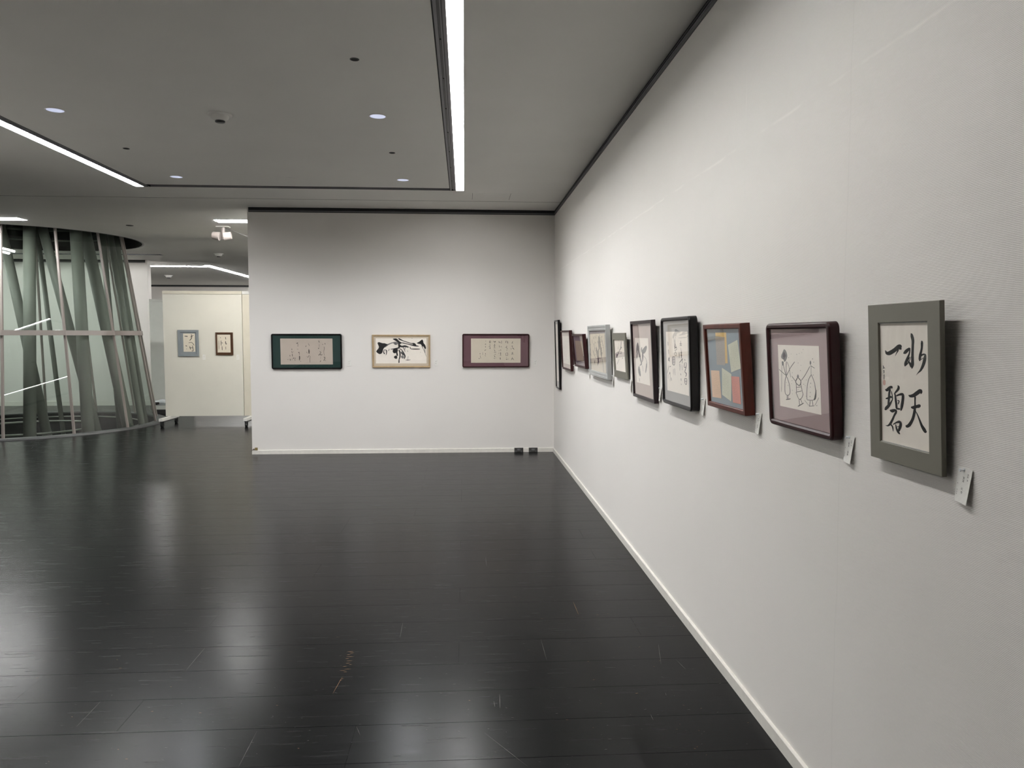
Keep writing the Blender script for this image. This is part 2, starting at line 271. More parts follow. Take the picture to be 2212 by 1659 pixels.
# scuffs and chips in the black paint
def marks(name, lst, m):
    g = G()
    for x, y, L, w, a in lst:
        c, s_ = math.cos(a), math.sin(a); V = [(x+c*p*L/2-s_*q*w/2, y+s_*p*L/2+c*q*w/2, .0006) for p, q in ((-1, -.3), (0, -1), (1, -.3), (1, .3), (0, 1), (-1, .3))]; g.add(V, [(0, 1, 2, 3, 4, 5)])
    o = g.out(name, m, fl); o['kind'] = 'stuff'; return o
marks('paint_chips',[(-0.544,3.526,0.0301,0.0024,0.067),(-0.5345,3.51,0.0211,0.0024,0.095),(-0.5465,3.49,0.0171,0.0024,0.117),(-0.537,3.4685,0.034,0.0024,0.029),(-0.547,3.449,0.0161,0.0024,0.124),(-0.5325,3.4235,0.025,0.0024,0.04),(-0.5355,3.399,0.0211,0.0024,0.095),(-0.5225,3.384,0.0132,0.0024,0.153),(-0.545,3.366,0.0181,0.0024,0.111),(-0.5275,3.3365,0.029,0.0024,0.034),(-0.5465,3.3235,0.029,0.0024,0.034),(-0.534,3.3085,0.016,0.0024,0.062),(-0.536,3.245,0.0102,0.0024,0.197),(-0.541,3.228,0.0122,0.0024,0.165),(-0.5465,3.185,0.1547,0.0016,-1.668),(0.6085,4.0285,0.197,0.0016,-1.566),(-2.0965,4.3195,0.0071,0.0014,1.429),(0.844,2.6095,0.0041,0.002,0.245),(-1.9875,4.247,0.0206,0.0012,-0.399),(0.286,4.224,0.0179,0.0013,-0.464),(0.017,3.012,0.0082,0.0017,-0.245),(0.396,2.832,0.0102,0.0009,-0.197),(-1.6445,2.8335,0.0032,0.0009,-0.322),(-1.254,3.2095,0.0081,0.0013,-0.124),(-0.7615,3.61,0.0036,0.0018,0.588),(0.7105,3.92,0.0151,0.0014,-0.133),(-0.6575,5.3,0.0122,0.0006,0.96),(1.0945,2.7675,0.0051,0.0016,0.197),(-2.158,6.021,0.0204,0.0019,0.197),(0.948,2.889,0.0063,0.0017,0.322),(-1.4645,2.6575,0.0051,0.001,-0.197),(0.488,2.768,0.002,0.0019,0.0),(-2.0705,4.403,0.0054,0.0014,0.381),(-0.2525,3.3745,0.0032,0.0014,-0.322),(0.86,3.6835,0.0041,0.0013,-0.245),(0.5645,3.349,0.0092,0.0017,0.219),(0.8845,2.9185,0.0086,0.0009,-0.62),(0.8605,2.556,0.0036,0.0014,0.588),(0.805,2.7355,0.005,0.0012,-0.644),(1.016,4.686,0.0122,0.0015,0.165),(0.886,2.722,0.0045,0.0007,0.464),(0.7185,3.0315,0.0133,0.002,0.227),(0.832,2.5995,0.0067,0.0019,-0.464),(0.838,3.4935,0.0112,0.0011,0.464),(0.4645,4.297,0.0054,0.0018,-0.381),(0.559,3.166,0.0122,0.0012,0.165),(0.333,5.659,0.0141,0.0019,0.142),(0.7695,3.934,0.0098,0.0011,-0.418),(0.854,3.279,0.0057,0.0012,-0.785),(-0.279,4.0925,0.005,0.0016,-0.644),(-0.966,5.136,0.0063,0.0015,0.322),(-2.3725,5.166,0.0078,0.0015,0.876),(1.0755,3.746,0.005,0.0018,-0.927),(-2.0165,3.783,0.0054,0.0016,-0.381),(-2.9285,5.493,0.0081,0.0013,-0.519),(-1.6065,3.5015,0.0076,0.0015,-0.405),(-1.5515,3.4095,0.013,0.0019,-0.077),(-1.91,5.6425,0.0108,0.0008,0.983),(-0.564,3.3755,0.0041,0.0012,-0.245),(-0.263,4.574,0.0045,0.0015,-0.464),(0.897,3.338,0.0063,0.0017,-1.249),(-1.691,4.4065,0.01,0.0011,-0.1),(-1.7675,3.4285,0.0058,0.001,-0.54),(0.2085,4.714,0.018,0.0019,-0.339),(0.763,4.235,0.0102,0.0009,-0.197),(-0.6055,2.689,0.0073,0.0018,-0.278),(-0.512,5.329,0.0085,0.0008,0.785),(0.552,2.953,0.0045,0.0013,-0.464),(-1.5435,2.974,0.005,0.0019,0.0),(0.607,3.9545,0.01,0.001,0.1),(-0.3665,4.0155,0.0071,0.0014,0.785),(0.934,4.3965,0.0067,0.0008,-0.464),(0.258,4.081,0.0057,0.0011,0.785),(-1.256,2.7225,0.005,0.0014,-0.644),(-1.574,3.8265,0.013,0.0009,0.395),(-1.2475,2.9995,0.0095,0.0015,0.322),(-1.1985,2.6575,0.0091,0.0017,0.111),(0.484,4.2215,0.0067,0.0011,-0.464),(-1.052,2.9755,0.0124,0.0011,-0.245),(1.0005,5.822,0.0098,0.0017,-0.418),(-2.0695,5.599,0.0194,0.0009,0.207),(0.531,5.6075,0.0231,0.0017,0.308),(0.874,5.1435,0.0143,0.0012,0.211),(-0.7625,3.018,0.007,0.002,0.0),(0.302,3.493,0.0146,0.0008,0.278),(-1.872,3.3325,0.0067,0.0017,0.464),(-0.632,3.7025,0.014,0.0008,-0.071),(0.4065,3.8845,0.015,0.0012,-0.067),(0.385,5.707,0.022,0.0009,0.0),(0.687,4.5685,0.0092,0.0008,0.862),(0.8265,2.7725,0.0042,0.001,-0.785)],M['tan'])
marks('fine_scratches',[(0.14,4.9105,0.195,0.0016,-1.571),(0.118,2.9755,0.047,0.0016,-1.528),(0.141,2.9985,0.1171,0.0016,-1.605),(0.982,3.291,0.1092,0.0016,-1.424),(0.915,3.4105,0.2234,0.0016,-1.769),(0.1435,2.6395,0.2744,0.0014,-1.014),(-0.322,3.953,0.04,0.0014,-0.05),(-0.324,3.7755,0.199,0.0014,-1.561),(0.68,3.721,0.0241,0.0014,-0.083),(0.6535,3.279,0.0496,0.0014,-0.162),(0.3745,3.499,0.246,0.0014,-1.559),(-0.7885,2.7005,0.237,0.0014,-1.567),(-1.247,3.4895,0.241,0.0014,-1.579),(-1.4895,2.9965,0.201,0.0014,-1.556),(-0.406,2.799,0.0658,0.0014,-1.23),(0.536,2.6815,0.016,0.0014,-0.062),(0.838,3.015,0.0243,0.0014,-1.736),(0.732,2.8315,0.047,0.0014,-1.571),(-1.322,2.8695,0.0022,0.0013,0.464),(0.1415,2.887,0.003,0.0019,0.0),(0.012,2.938,0.0082,0.0017,0.245),(-1.022,4.685,0.0126,0.0013,-0.322),(-0.8105,3.1745,0.0103,0.0019,-0.507),(-0.5905,2.8145,0.0071,0.0017,0.142),(-1.486,3.532,0.0057,0.0015,0.785),(-1.245,2.8775,0.0041,0.0006,-0.245),(0.26,2.5485,0.01,0.0015,-0.1),(-2.1815,5.982,0.0073,0.0018,-0.278),(-0.238,2.627,0.01,0.0019,0.0),(-0.4895,4.0425,0.0153,0.0013,0.197),(-1.004,4.14,0.0161,0.0017,-0.124),(-0.01,2.8665,0.0041,0.0009,-0.245),(-0.1475,2.7915,0.0058,0.0019,0.54),(0.989,3.6565,0.0067,0.0008,0.464),(-1.3995,5.536,0.0078,0.0019,0.876),(0.194,4.2695,0.0061,0.0008,-0.165),(-0.757,2.9295,0.005,0.0019,0.644),(-1.3055,3.3745,0.0042,0.0012,0.785),(-0.368,3.818,0.0085,0.0015,-0.785),(-0.5365,3.5405,0.0032,0.0014,0.322),(0.1555,5.5165,0.0127,0.0009,0.785),(-2.8535,5.5715,0.013,0.0012,-0.567),(-0.4065,2.8475,0.011,0.0011,-0.091),(-2.736,4.8635,0.0122,0.0014,-0.611),(-0.7625,4.442,0.0078,0.0019,-0.876),(0.8735,3.0495,0.0076,0.0013,-0.405),(-2.8275,5.226,0.0149,0.0009,-0.738),(-0.009,2.8,0.004,0.0008,0.0),(1.004,2.8535,0.0085,0.0014,0.359),(-3.0335,5.6025,0.0142,0.0011,-0.686),(-1.016,4.335,0.0197,0.0012,-0.418),(0.5245,2.7905,0.0032,0.0006,-0.322),(0.652,2.855,0.0045,0.002,0.464),(-2.3645,5.018,0.0067,0.0018,1.107),(1.046,2.797,0.0108,0.001,-0.381),(-1.026,3.379,0.008,0.0012,0.0),(-0.95,3.3635,0.0085,0.0009,0.359),(0.2705,3.1455,0.0058,0.0009,0.54),(-0.696,2.8785,0.005,0.0012,-0.644),(0.1065,2.6225,0.0076,0.0007,-0.405),(0.641,3.322,0.0063,0.0007,0.322),(-1.107,2.9285,0.0067,0.0014,0.464),(-1.711,3.3255,0.0067,0.0011,-0.464),(0.7255,4.1005,0.0166,0.0008,-0.437),(-0.004,5.1035,0.0092,0.0019,0.862),(-0.783,2.739,0.0102,0.0016,-0.197),(-1.6095,3.8805,0.0058,0.0018,1.03),(0.548,3.0805,0.0085,0.0014,-0.359),(0.925,3.656,0.0089,0.0008,-0.464),(0.5085,2.614,0.0112,0.0016,0.18),(-0.046,5.034,0.0082,0.0012,0.245),(1.059,3.1495,0.005,0.0013,0.644),(-1.4555,3.934,0.0151,0.0016,-0.133),(-0.9085,3.1485,0.011,0.0016,0.091),(-0.025,2.772,0.0108,0.0014,-0.381),(-1.6215,4.7165,0.0196,0.0017,-0.257),(-0.679,3.2595,0.0081,0.0008,-0.124),(-0.6405,2.909,0.007,0.0019,0.0),(0.07,3.608,0.0057,0.0014,0.785),(-1.7105,4.427,0.0155,0.001,0.261),(-1.9685,3.505,0.003,0.002,0.0),(-0.349,3.398,0.006,0.0015,0.0),(-1.42,5.2,0.0122,0.0014,0.165),(0.4355,3.3525,0.0032,0.0011,-0.322),(-2.599,4.5065,0.0187,0.0016,-0.271),(-1.0885,2.7245,0.0114,0.0012,-0.266),(-1.4195,3.3465,0.0114,0.0013,0.266),(-0.063,2.587,0.0045,0.0014,-0.464),(-1.791,5.894,0.0089,0.0019,-0.464),(0.721,2.8945,0.0124,0.0019,0.245),(-0.602,3.147,0.0045,0.0018,0.464),(-0.7565,5.663,0.0215,0.0014,0.484),(-2.0125,3.8705,0.0051,0.0019,-0.197),(-0.6295,3.1395,0.011,0.0013,0.091),(-1.4565,5.5405,0.0216,0.0013,-0.234),(-2.359,4.4155,0.0143,0.0015,0.211),(-0.201,4.855,0.0113,0.0011,-0.785),(0.97,3.191,0.0057,0.0019,-0.785),(-1.798,5.532,0.0141,0.0014,-0.785),(-1.2975,2.996,0.007,0.0017,0.0),(0.3525,3.0175,0.0058,0.0009,0.54),(-2.1785,5.813,0.0269,0.0019,-0.381),(-0.7395,2.8495,0.0032,0.0008,-0.322),(-1.3795,3.806,0.0092,0.0009,-0.709),(-0.22,3.935,0.0108,0.0011,-0.381),(0.792,2.5005,0.005,0.0006,0.644),(0.771,4.9125,0.0108,0.0008,0.983),(-2.162,4.0925,0.0054,0.0015,1.19),(-2.0495,3.594,0.0155,0.0007,-0.261),(-2.5605,5.464,0.005,0.0008,0.0),(0.1745,4.491,0.0054,0.0017,-0.381),(-0.5425,3.1115,0.0139,0.0019,-0.367),(-0.2005,3.064,0.011,0.0015,0.0),(0.4285,3.006,0.0036,0.002,0.588),(-0.535,4.027,0.0085,0.0013,0.785),(-1.856,4.02,0.0085,0.0013,0.785),(1.0515,5.2775,0.0095,0.0007,-1.249),(0.5855,4.388,0.0125,0.0018,-0.499),(-0.798,4.543,0.0165,0.0019,0.245),(-0.5815,2.741,0.0073,0.0015,0.278),(0.6595,4.6665,0.011,0.0007,-0.091),(-0.155,5.637,0.0204,0.001,0.197),(-0.835,3.0285,0.0104,0.0008,0.291),(0.3625,2.883,0.0112,0.002,0.18),(1.0005,4.9925,0.019,0.0018,-0.053),(-1.2135,3.4485,0.0051,0.0019,0.197),(-0.74,3.7245,0.0061,0.0008,-0.165),(0.288,3.3865,0.005,0.0012,0.644),(-2.887,5.431,0.0228,0.0016,-0.266),(-1.8205,3.4895,0.0058,0.0017,-0.54),(-0.5605,3.162,0.0136,0.0009,-0.298),(-1.5015,2.892,0.005,0.0006,0.0),(-0.617,2.776,0.002,0.0018,0.0),(-0.101,5.6625,0.0191,0.0019,0.748),(0.1355,3.4525,0.0051,0.002,-0.197),(-0.001,3.356,0.0082,0.0013,0.245),(-0.1395,2.584,0.0036,0.0006,0.588),(0.181,2.687,0.0028,0.0011,-0.785),(-0.5925,5.036,0.0112,0.0008,1.107),(-1.2075,3.892,0.005,0.0017,0.0),(0.4065,3.5735,0.0095,0.0007,-0.322),(-2.562,4.6095,0.0149,0.0007,-0.343),(-2.439,6.0675,0.0168,0.002,-0.303),(0.356,2.526,0.0045,0.0017,0.464),(-2.563,4.7875,0.0106,0.0008,-0.719),(0.284,3.5655,0.0104,0.0018,0.291),(-0.5915,2.725,0.0036,0.001,0.588),(0.8635,3.171,0.0117,0.0017,-0.349),(0.47,2.984,0.0057,0.002,-0.785),(-0.2355,3.7715,0.0042,0.001,0.785),(-1.5485,2.907,0.0092,0.0012,0.219),(0.407,4.372,0.006,0.0014,0.0),(-1.273,3.0315,0.0124,0.0013,-0.245),(-0.8655,3.1515,0.0032,0.0013,0.322),(-2.6685,5.0105,0.0051,0.0009,1.373),(-1.1535,3.056,0.0054,0.002,-0.381),(-0.007,3.525,0.0057,0.0011,0.785),(-0.118,4.0815,0.005,0.0007,-0.644),(-1.85,5.6985,0.0112,0.0019,1.391),(0.3645,3.072,0.0036,0.001,-0.588),(-0.747,2.6625,0.005,0.0017,-0.644),(-1.283,2.7315,0.0041,0.0016,0.245),(-0.2575,3.4115,0.0139,0.001,-0.367),(-1.511,5.1505,0.018,0.0008,-0.055),(-0.5835,3.482,0.005,0.0019,0.0),(-1.471,3.149,0.0057,0.002,0.785),(-0.1385,2.874,0.0112,0.0006,-0.18),(0.3925,4.915,0.0199,0.0018,0.306),(0.6715,2.7455,0.0051,0.001,0.197),(0.546,2.781,0.0082,0.0014,0.245),(0.1845,2.863,0.0117,0.0014,-0.349),(1.0715,4.9945,0.0202,0.0007,-0.574),(-0.5385,3.153,0.0064,0.0012,-0.675),(0.7685,3.2915,0.013,0.0011,-0.077),(1.033,2.618,0.0045,0.0017,-0.464),(0.9265,4.4575,0.0175,0.0018,-0.54),(-1.738,3.1725,0.0104,0.0011,-0.291),(-2.068,3.899,0.0082,0.0017,0.245),(0.8835,4.472,0.0171,0.0007,-0.117),(0.144,3.601,0.0072,0.0008,-0.588),(-0.57,4.696,0.0063,0.0009,0.322),(-1.128,3.1965,0.0081,0.0015,0.124),(-1.0405,5.191,0.018,0.0018,-0.588),(-1.172,5.27,0.0072,0.0019,-0.588),(-0.809,3.6155,0.0078,0.0008,-0.695),(-2.207,4.585,0.0102,0.0015,0.197),(1.0795,3.4005,0.0086,0.0014,-0.62),(-0.881,4.9725,0.0067,0.0009,0.464),(0.8755,2.5465,0.0032,0.0006,0.322),(-2.0565,5.7665,0.024,0.0016,-0.295),(0.176,3.4615,0.0041,0.0013,0.245),(-2.111,5.98,0.008,0.0016,0.0),(0.689,3.3825,0.0085,0.0017,-0.359),(-0.873,2.7045,0.0041,0.0018,-0.245),(0.057,3.0055,0.005,0.001,-0.644),(-0.747,3.4425,0.0036,0.0008,0.983),(-1.1795,2.9435,0.011,0.0014,-0.091),(-1.8155,5.136,0.0112,0.0009,0.18),(-1.5415,2.9975,0.0032,0.0012,1.249),(-2.1675,4.826,0.0112,0.0018,0.18),(0.434,4.048,0.0161,0.0013,0.124),(0.591,5.745,0.0224,0.0015,-0.18),(1.0975,3.0975,0.0133,0.0016,0.227),(-3.052,5.308,0.017,0.0014,-0.785),(-0.282,2.79,0.0045,0.0012,-0.464),(-1.44,2.907,0.0028,0.0006,0.785),(-0.448,3.9335,0.0168,0.0011,-0.303),(-1.5805,3.0755,0.0095,0.0009,-0.322),(-0.2855,2.8055,0.0071,0.0009,-0.142),(0.714,2.5235,0.0022,0.0007,0.464),(0.0195,2.711,0.005,0.0014,0.0),(0.169,3.897,0.006,0.0019,0.0),(-0.591,3.3705,0.0067,0.0014,-0.464),(0.011,2.8915,0.0041,0.002,0.245),(-0.1395,5.182,0.0191,0.0007,-0.105),(0.989,2.9105,0.0022,0.0014,-0.464),(0.0875,2.7835,0.0071,0.0019,0.142),(0.8675,2.628,0.0054,0.0019,0.381),(-2.0715,4.316,0.015,0.0011,0.0),(-1.3715,4.079,0.0064,0.0009,-0.675),(0.592,3.861,0.0063,0.0015,-0.322),(-1.157,2.709,0.004,0.0008,0.0),(0.174,4.5315,0.005,0.0013,0.644),(-0.838,2.7925,0.005,0.0007,-0.644),(0.9035,2.7125,0.0058,0.0017,0.54),(-1.4665,2.645,0.0073,0.0018,-0.278),(-0.047,3.16,0.012,0.002,0.0),(-2.4645,5.2255,0.019,0.0016,-0.053),(0.7195,3.981,0.0112,0.0019,0.18),(-1.028,2.7085,0.0036,0.0013,0.983),(-1.0265,2.7805,0.0114,0.0006,-0.266),(-0.6475,3.691,0.003,0.0019,0.0),(-0.083,3.2625,0.0085,0.0014,-0.359),(-0.1365,3.4415,0.0139,0.0014,-0.367),(0.8955,2.8815,0.011,0.0018,-0.091),(-0.269,3.416,0.0082,0.001,-0.245),(0.011,5.6095,0.014,0.0011,0.071),(-1.439,3.7315,0.0067,0.0015,-0.464),(-0.535,3.2375,0.0067,0.0019,-0.464),(-0.34,5.58,0.0184,0.0011,0.709),(0.5105,2.715,0.0036,0.0011,-0.588),(0.4675,4.761,0.018,0.0015,-0.339),(-0.8865,4.6075,0.0058,0.0015,-0.54),(-0.966,4.7125,0.0078,0.001,-0.695),(-0.7475,3.095,0.005,0.0008,0.0),(-0.7585,2.9195,0.0071,0.0014,0.142),(-1.0745,3.507,0.005,0.0018,0.0),(0.185,5.1505,0.0108,0.0016,-0.983),(-1.0465,4.622,0.0054,0.0013,-0.381),(-1.7265,5.6985,0.0076,0.0015,1.166),(0.6525,5.756,0.0157,0.0014,1.107),(-3.4035,6.082,0.007,0.001,0.0),(-0.2255,2.7305,0.0032,0.0018,0.322),(-0.178,3.728,0.0063,0.0008,0.322),(-1.473,2.9765,0.0036,0.0012,0.983),(0.3795,2.574,0.003,0.0012,0.0),(0.3185,5.1265,0.0114,0.0016,0.91),(0.364,3.0035,0.0041,0.0011,0.245),(0.889,2.697,0.0063,0.0011,-0.322),(-1.022,2.88,0.0072,0.0014,-0.588),(0.538,4.935,0.0126,0.0008,-0.322),(-1.115,3.8625,0.014,0.0012,0.071),(-1.8735,4.309,0.005,0.0006,0.0),(0.531,3.9715,0.0078,0.0017,-0.695),(0.869,3.0,0.0057,0.0018,0.785),(-0.177,4.51,0.0057,0.001,0.785),(-1.0665,2.642,0.003,0.0018,0.0),(-1.577,4.308,0.0161,0.0018,-0.124),(0.7605,2.8485,0.0071,0.0013,-0.142),(-0.9365,3.8365,0.0042,0.0009,0.785),(0.9785,5.7305,0.0153,0.0007,0.197),(0.02,3.125,0.0057,0.0015,0.785),(-0.8835,3.4255,0.0042,0.0018,0.785),(0.8375,2.7255,0.0071,0.0008,-0.142),(-0.8575,3.041,0.0112,0.001,-0.18),(0.9595,5.264,0.0092,0.0007,0.219),(0.154,2.756,0.0045,0.0019,-1.107),(-0.9785,2.9005,0.0058,0.0012,-0.54),(-1.89,4.411,0.004,0.0019,0.0),(-0.79,3.2265,0.012,0.001,-0.083),(-2.144,5.135,0.0045,0.0013,0.464),(1.0605,3.84,0.0117,0.0013,0.349),(-1.826,3.322,0.0045,0.0007,-0.464),(-0.103,3.0825,0.0124,0.0014,-0.245),(-2.0295,3.551,0.0155,0.0012,-0.261),(-0.6515,2.8385,0.0058,0.0012,-0.54),(0.252,4.2295,0.0041,0.0018,0.245),(-1.552,3.6965,0.0041,0.0018,-0.245),(-0.7725,4.9345,0.013,0.002,-1.004),(-0.8845,2.608,0.0036,0.0017,0.588),(-0.329,4.563,0.012,0.0013,0.0),(-0.2965,3.5715,0.0051,0.0017,-0.197),(-2.623,6.0595,0.0117,0.0011,1.222),(0.432,3.237,0.008,0.0013,0.0),(-2.108,5.479,0.0102,0.0011,1.373),(-0.6005,3.957,0.0081,0.0008,-0.519),(-0.198,3.751,0.006,0.0018,0.0),(-2.0195,3.791,0.009,0.0013,0.0),(-0.236,3.81,0.0146,0.0013,-0.278),(0.9125,3.1345,0.0058,0.0007,0.54),(-1.7935,4.0815,0.0114,0.0012,-0.661),(-1.636,5.3525,0.0061,0.0012,0.165),(-0.2795,4.207,0.0136,0.0014,-0.629),(0.5045,4.147,0.0162,0.0011,-0.381),(0.599,2.6485,0.0041,0.0009,0.245),(-1.04,4.083,0.0171,0.0018,-0.359),(0.7735,2.5025,0.0032,0.002,0.322),(-2.9765,6.0995,0.0114,0.0012,1.305),(-0.211,3.019,0.0045,0.0008,-0.464),(-0.1975,3.2265,0.0139,0.0019,-0.367),(-1.1655,2.6555,0.0058,0.0008,-0.54),(-0.307,3.802,0.0063,0.0016,-0.322),(-0.0455,5.7965,0.0099,0.0016,0.785),(-1.823,3.296,0.004,0.0014,0.0),(-1.2125,5.1005,0.0156,0.0011,-0.785),(-0.664,4.7635,0.0078,0.0019,0.695),(-0.082,3.059,0.0082,0.0008,-0.245),(-2.025,5.121,0.0102,0.0015,1.373),(0.046,3.3875,0.005,0.0017,0.644),(-1.568,2.872,0.004,0.0018,0.0),(0.1555,2.6775,0.0051,0.0007,-0.197),(0.168,5.0965,0.0092,0.0011,-0.862),(-0.291,3.6585,0.0061,0.0007,0.165),(1.053,3.9315,0.0041,0.0018,0.245),(0.2895,3.312,0.003,0.0019,0.0),(-0.976,3.339,0.012,0.001,0.0),(0.7855,2.876,0.007,0.0007,0.0),(0.5365,3.7295,0.0051,0.0009,-0.197),(0.165,2.941,0.0089,0.0014,-0.464),(-0.5055,5.0595,0.0158,0.0012,-0.606)],M['scuff'])

# ---------------------------------------------------------------- strip lights
def strip(x, y, ang, L, label, seg=1.375, track=True, wide=.088, group=None, tm='tube', tz=.0285):
    """light slot: local +Y along the slot, light opening x in [-wide,0], border and track further in -x"""
    t = empty('recessed_strip_light', Matrix.Translation((x, y, ZC)) @ Matrix.Rotation(ang, 4, 'Z'), label, 'light', group)
    full = .157 if track else wide
    g = G(); g.box((-wide, 0, .056), (0, L, .060)); g.box((-.002, 0, .0), (0, L, .056)); g.box((-wide, 0, 0), (-wide+.002, L, .056)); g.box((-wide, -.002, 0), (0, 0, .056)); g.box((-wide, L, 0), (0, L+.002, .056))
    g.out('housing', M['reflector'], t)
    g = G(); g.box((-wide/2-.004, .002, .030), (-wide/2+.004, L-.002, .05)); g.out('divider', M['grey'], t)
    n = max(1, round(L/seg)); sl = L/n
    d0 = None
    for i in range(n):
        for xx, off in ((-wide*.25, .02), (-wide*.73, -.0)):
            if d0 is None: gg = G(); gg.cyl((0, .008, 0), (0, sl-.008, 0), .016, 10); d0 = me('fluorescent_tube', gg.V, gg.F, M[tm], True)
            o = link('fluorescent_tube', d0, t); o.location = (xx, i*sl, tz)
    if track:
        g = G(); g.box((-.157, 0, .03), (-wide, L, .035)); g.out('recess_back', M['grey'], t)
        g = G(); g.box((-.157, 0, -.0005), (-.150, L, .03)); g.out('shadow_gap', M['dark'], t)
        g = G(); g.box((-.150, 0, .002), (-.133, L, .03)); g.box((-.118, 0, .002), (-.111, L, .03)); g.box((-.105, 0, .0), (-wide, L, .03)); g.out('border_profile', M['grey'], t)
        g = G(); g.box((-.133, 0, .012), (-.118, L, .03)); g.box((-.111, 0, .012), (-.105, L, .03))
        k = 0
        while k*.62 < L: g.box((-.129, k*.62+.2, .006), (-.122, k*.62+.26, .012)); k += 1
        g.out('spotlight_track', M['black'], t)
    return t
strip(.003, 1.475, 0, 6.875, 'long bright double-tube light slot in the ceiling, nearest the right wall')
strip(-3.478, 8.35, math.pi, 6.875, 'bright light slot on the left edge of the large ceiling field')
strip(-3.42, 10.66, -math.pi/2, 4.32, 'short bright ceiling light bar at the upper left corner of the end wall', track=False, wide=.24, tm='tubeb', tz=.006)
strip(-11.6, 10.66, -math.pi/2, 5.6, 'bright ceiling light bar above the glass light well at the left edge', track=False, wide=.24, tm='tubeb', tz=.006)
strip(-11.5, 17.78, -math.pi/2, 5.6, 'distant ceiling light line running crosswise beyond the glass light well', track=False, wide=.16, tm='tubeb', tz=.006)
strip(-5.74, 17.62, 0, 5.98, 'distant ceiling light line running away toward the far wall', track=False, wide=.16, tm='tubeb', tz=.006)
strip(-9.6, 11.1, 0, 4.0, 'unseen light strip added to brighten the side left of the glass light well', track=False, wide=.16, tm='tubeb', tz=.006)  # added out of view to brighten the area around the light well
strip(-3.6, 13.4, -math.pi/2, 4.4, 'unseen ceiling light bar added behind the end wall to brighten the panels', track=False, wide=.16, tm='tubeb', tz=.006)  # hidden bar added to lift the white panel and nearby ceiling
# narrow dark ceiling slot; unseen tube added inside to brighten the middle wall
t = empty('hidden_slot_light', (-13.5, 15.25, ZC), 'thin dark ceiling slot with an added unseen tube, in front of the wall behind the glass light well', 'light')
g = G(); g.box((0, 0, .10), (7.57, .2, .104)); g.box((0, .198, 0), (7.57, .2, .1)); g.box((0, 0, 0), (7.57, .002, .1)); g.out('housing', M['dark'], t)
g = G(); g.cyl((.1, .04, .024), (7.4, .04, .024), .016, 10); g.out('fluorescent_tube', M['tubew'], t, True)
# ---------------------------------------------------------------- small ceiling fittings
def downlight(x, y, label):
    t = empty('downlight', (x, y, ZC), label, 'light', 'round downlights in the ceiling field')
    G().lathe((0, 0, 0), [(.066, 0), (.066, -.003), (.058, -.004), (.056, -.001)]).out('trim_ring', M['white'], t, True)
    g = G(); g.cyl((0, 0, -.0015), (0, 0, -.0005), .056, 32); g.out('lens', M['lens'], t)
    sp = bpy.data.lights.new('downlight_lamp', 'SPOT'); sp.energy = 130; sp.color = (.95, .97, 1); sp.spot_size = math.radians(150); sp.spot_blend = .6; sp.shadow_soft_size = .05
    so = bpy.data.objects.new('downlight_lamp', sp); C.objects.link(so); so.parent = t; so.location = (0, 0, -.006)
for x, y, lb in ((-2.855, 5.58, 'round lit downlight in the ceiling, leftmost and nearest the left light slot start'), (-.616, 5.58, 'round lit downlight beside the middle of the long right light slot'),
                 (-2.855, 7.81, 'round lit downlight near the far left corner of the ceiling field'), (-.616, 7.81, 'round lit downlight near the far end of the long right light slot')):
    downlight(x, y, lb)
for x, y, lb in ((-.620, 4.457, 'black round socket in the ceiling nearest the camera'), (-.617, 6.671, 'small black round socket between two right-hand downlights'), (-2.845, 6.671, 'small black round socket between the two left-hand downlights')):
    t = empty('ceiling_socket', (x, y, ZC), lb, 'socket', 'round sockets in the ceiling field')
    G().lathe((0, 0, 0), [(.027, 0), (.027, -.002), (.022, -.003), (.021, -.001)], 24).out('socket_rim', M['black'], t, True)
    g = G(); g.cyl((0, 0, -.0015), (0, 0, -.0005), .021, 24); g.out('socket_core', M['dark'], t)
def detector(x, y, lb, s=1):
    t = empty('smoke_detector', (x, y, ZC), lb, 'detector')
    G().lathe((0, 0, 0), [(.0, -.012*s), (.075*s, -.012*s), (.082*s, -.008*s), (.082*s, 0)], 28).out('base', M['ceil'], t, True)
    G().lathe((0, 0, 0), [(.062*s, -.012*s), (.058*s, -.03*s), (.040*s, -.045*s), (.034*s, -.046*s)], 28).out('body', M['ceil'], t, True)
    G().lathe((0, 0, 0), [(.034*s, -.044*s), (.034*s, -.056*s), (.026*s, -.060*s), (0, -.060*s)], 24).out('sensor', M['black'], t, True)
detector(-1.735, 5.608, 'white dome smoke detector with dark core in the middle of the ceiling field')
detector(-4.75, 15.07, 'small smoke detector on the ceiling beyond the end wall, left of its edge', 1.1)
detector(-7.8, 20.6, 'distant small dark detector between the far ceiling light lines', 1.3)
t = G(); t.cyl((-1.734, 7.806, ZC-.004), (-1.734, 7.806, ZC), .04, 24); tag(t.out('sprinkler_cover', M['ceil']), 'flat round sprinkler cover between the two far downlights', 'sprinkler')
t = G(); t.cyl((-4.80, 11.29, ZC-.004), (-4.80, 11.29, ZC), .05, 24); tag(t.out('sprinkler_cover', M['seam']), 'dark flat disc on the ceiling right of the glass light well', 'sprinkler')
t = empty('ceiling_spotlight', (-3.49, 11.3, ZC), 'white twin-head spotlight on a ceiling post left of the end wall', 'light')
g = G(); g.box((-.09, -.05, -.012), (.09, .05, 0)); g.out('mounting_plate', M['white'], t)
g = G(); g.cyl((0, 0, -.19), (0, 0, -.01), .028, 14); g.out('post', M['mull'], t)
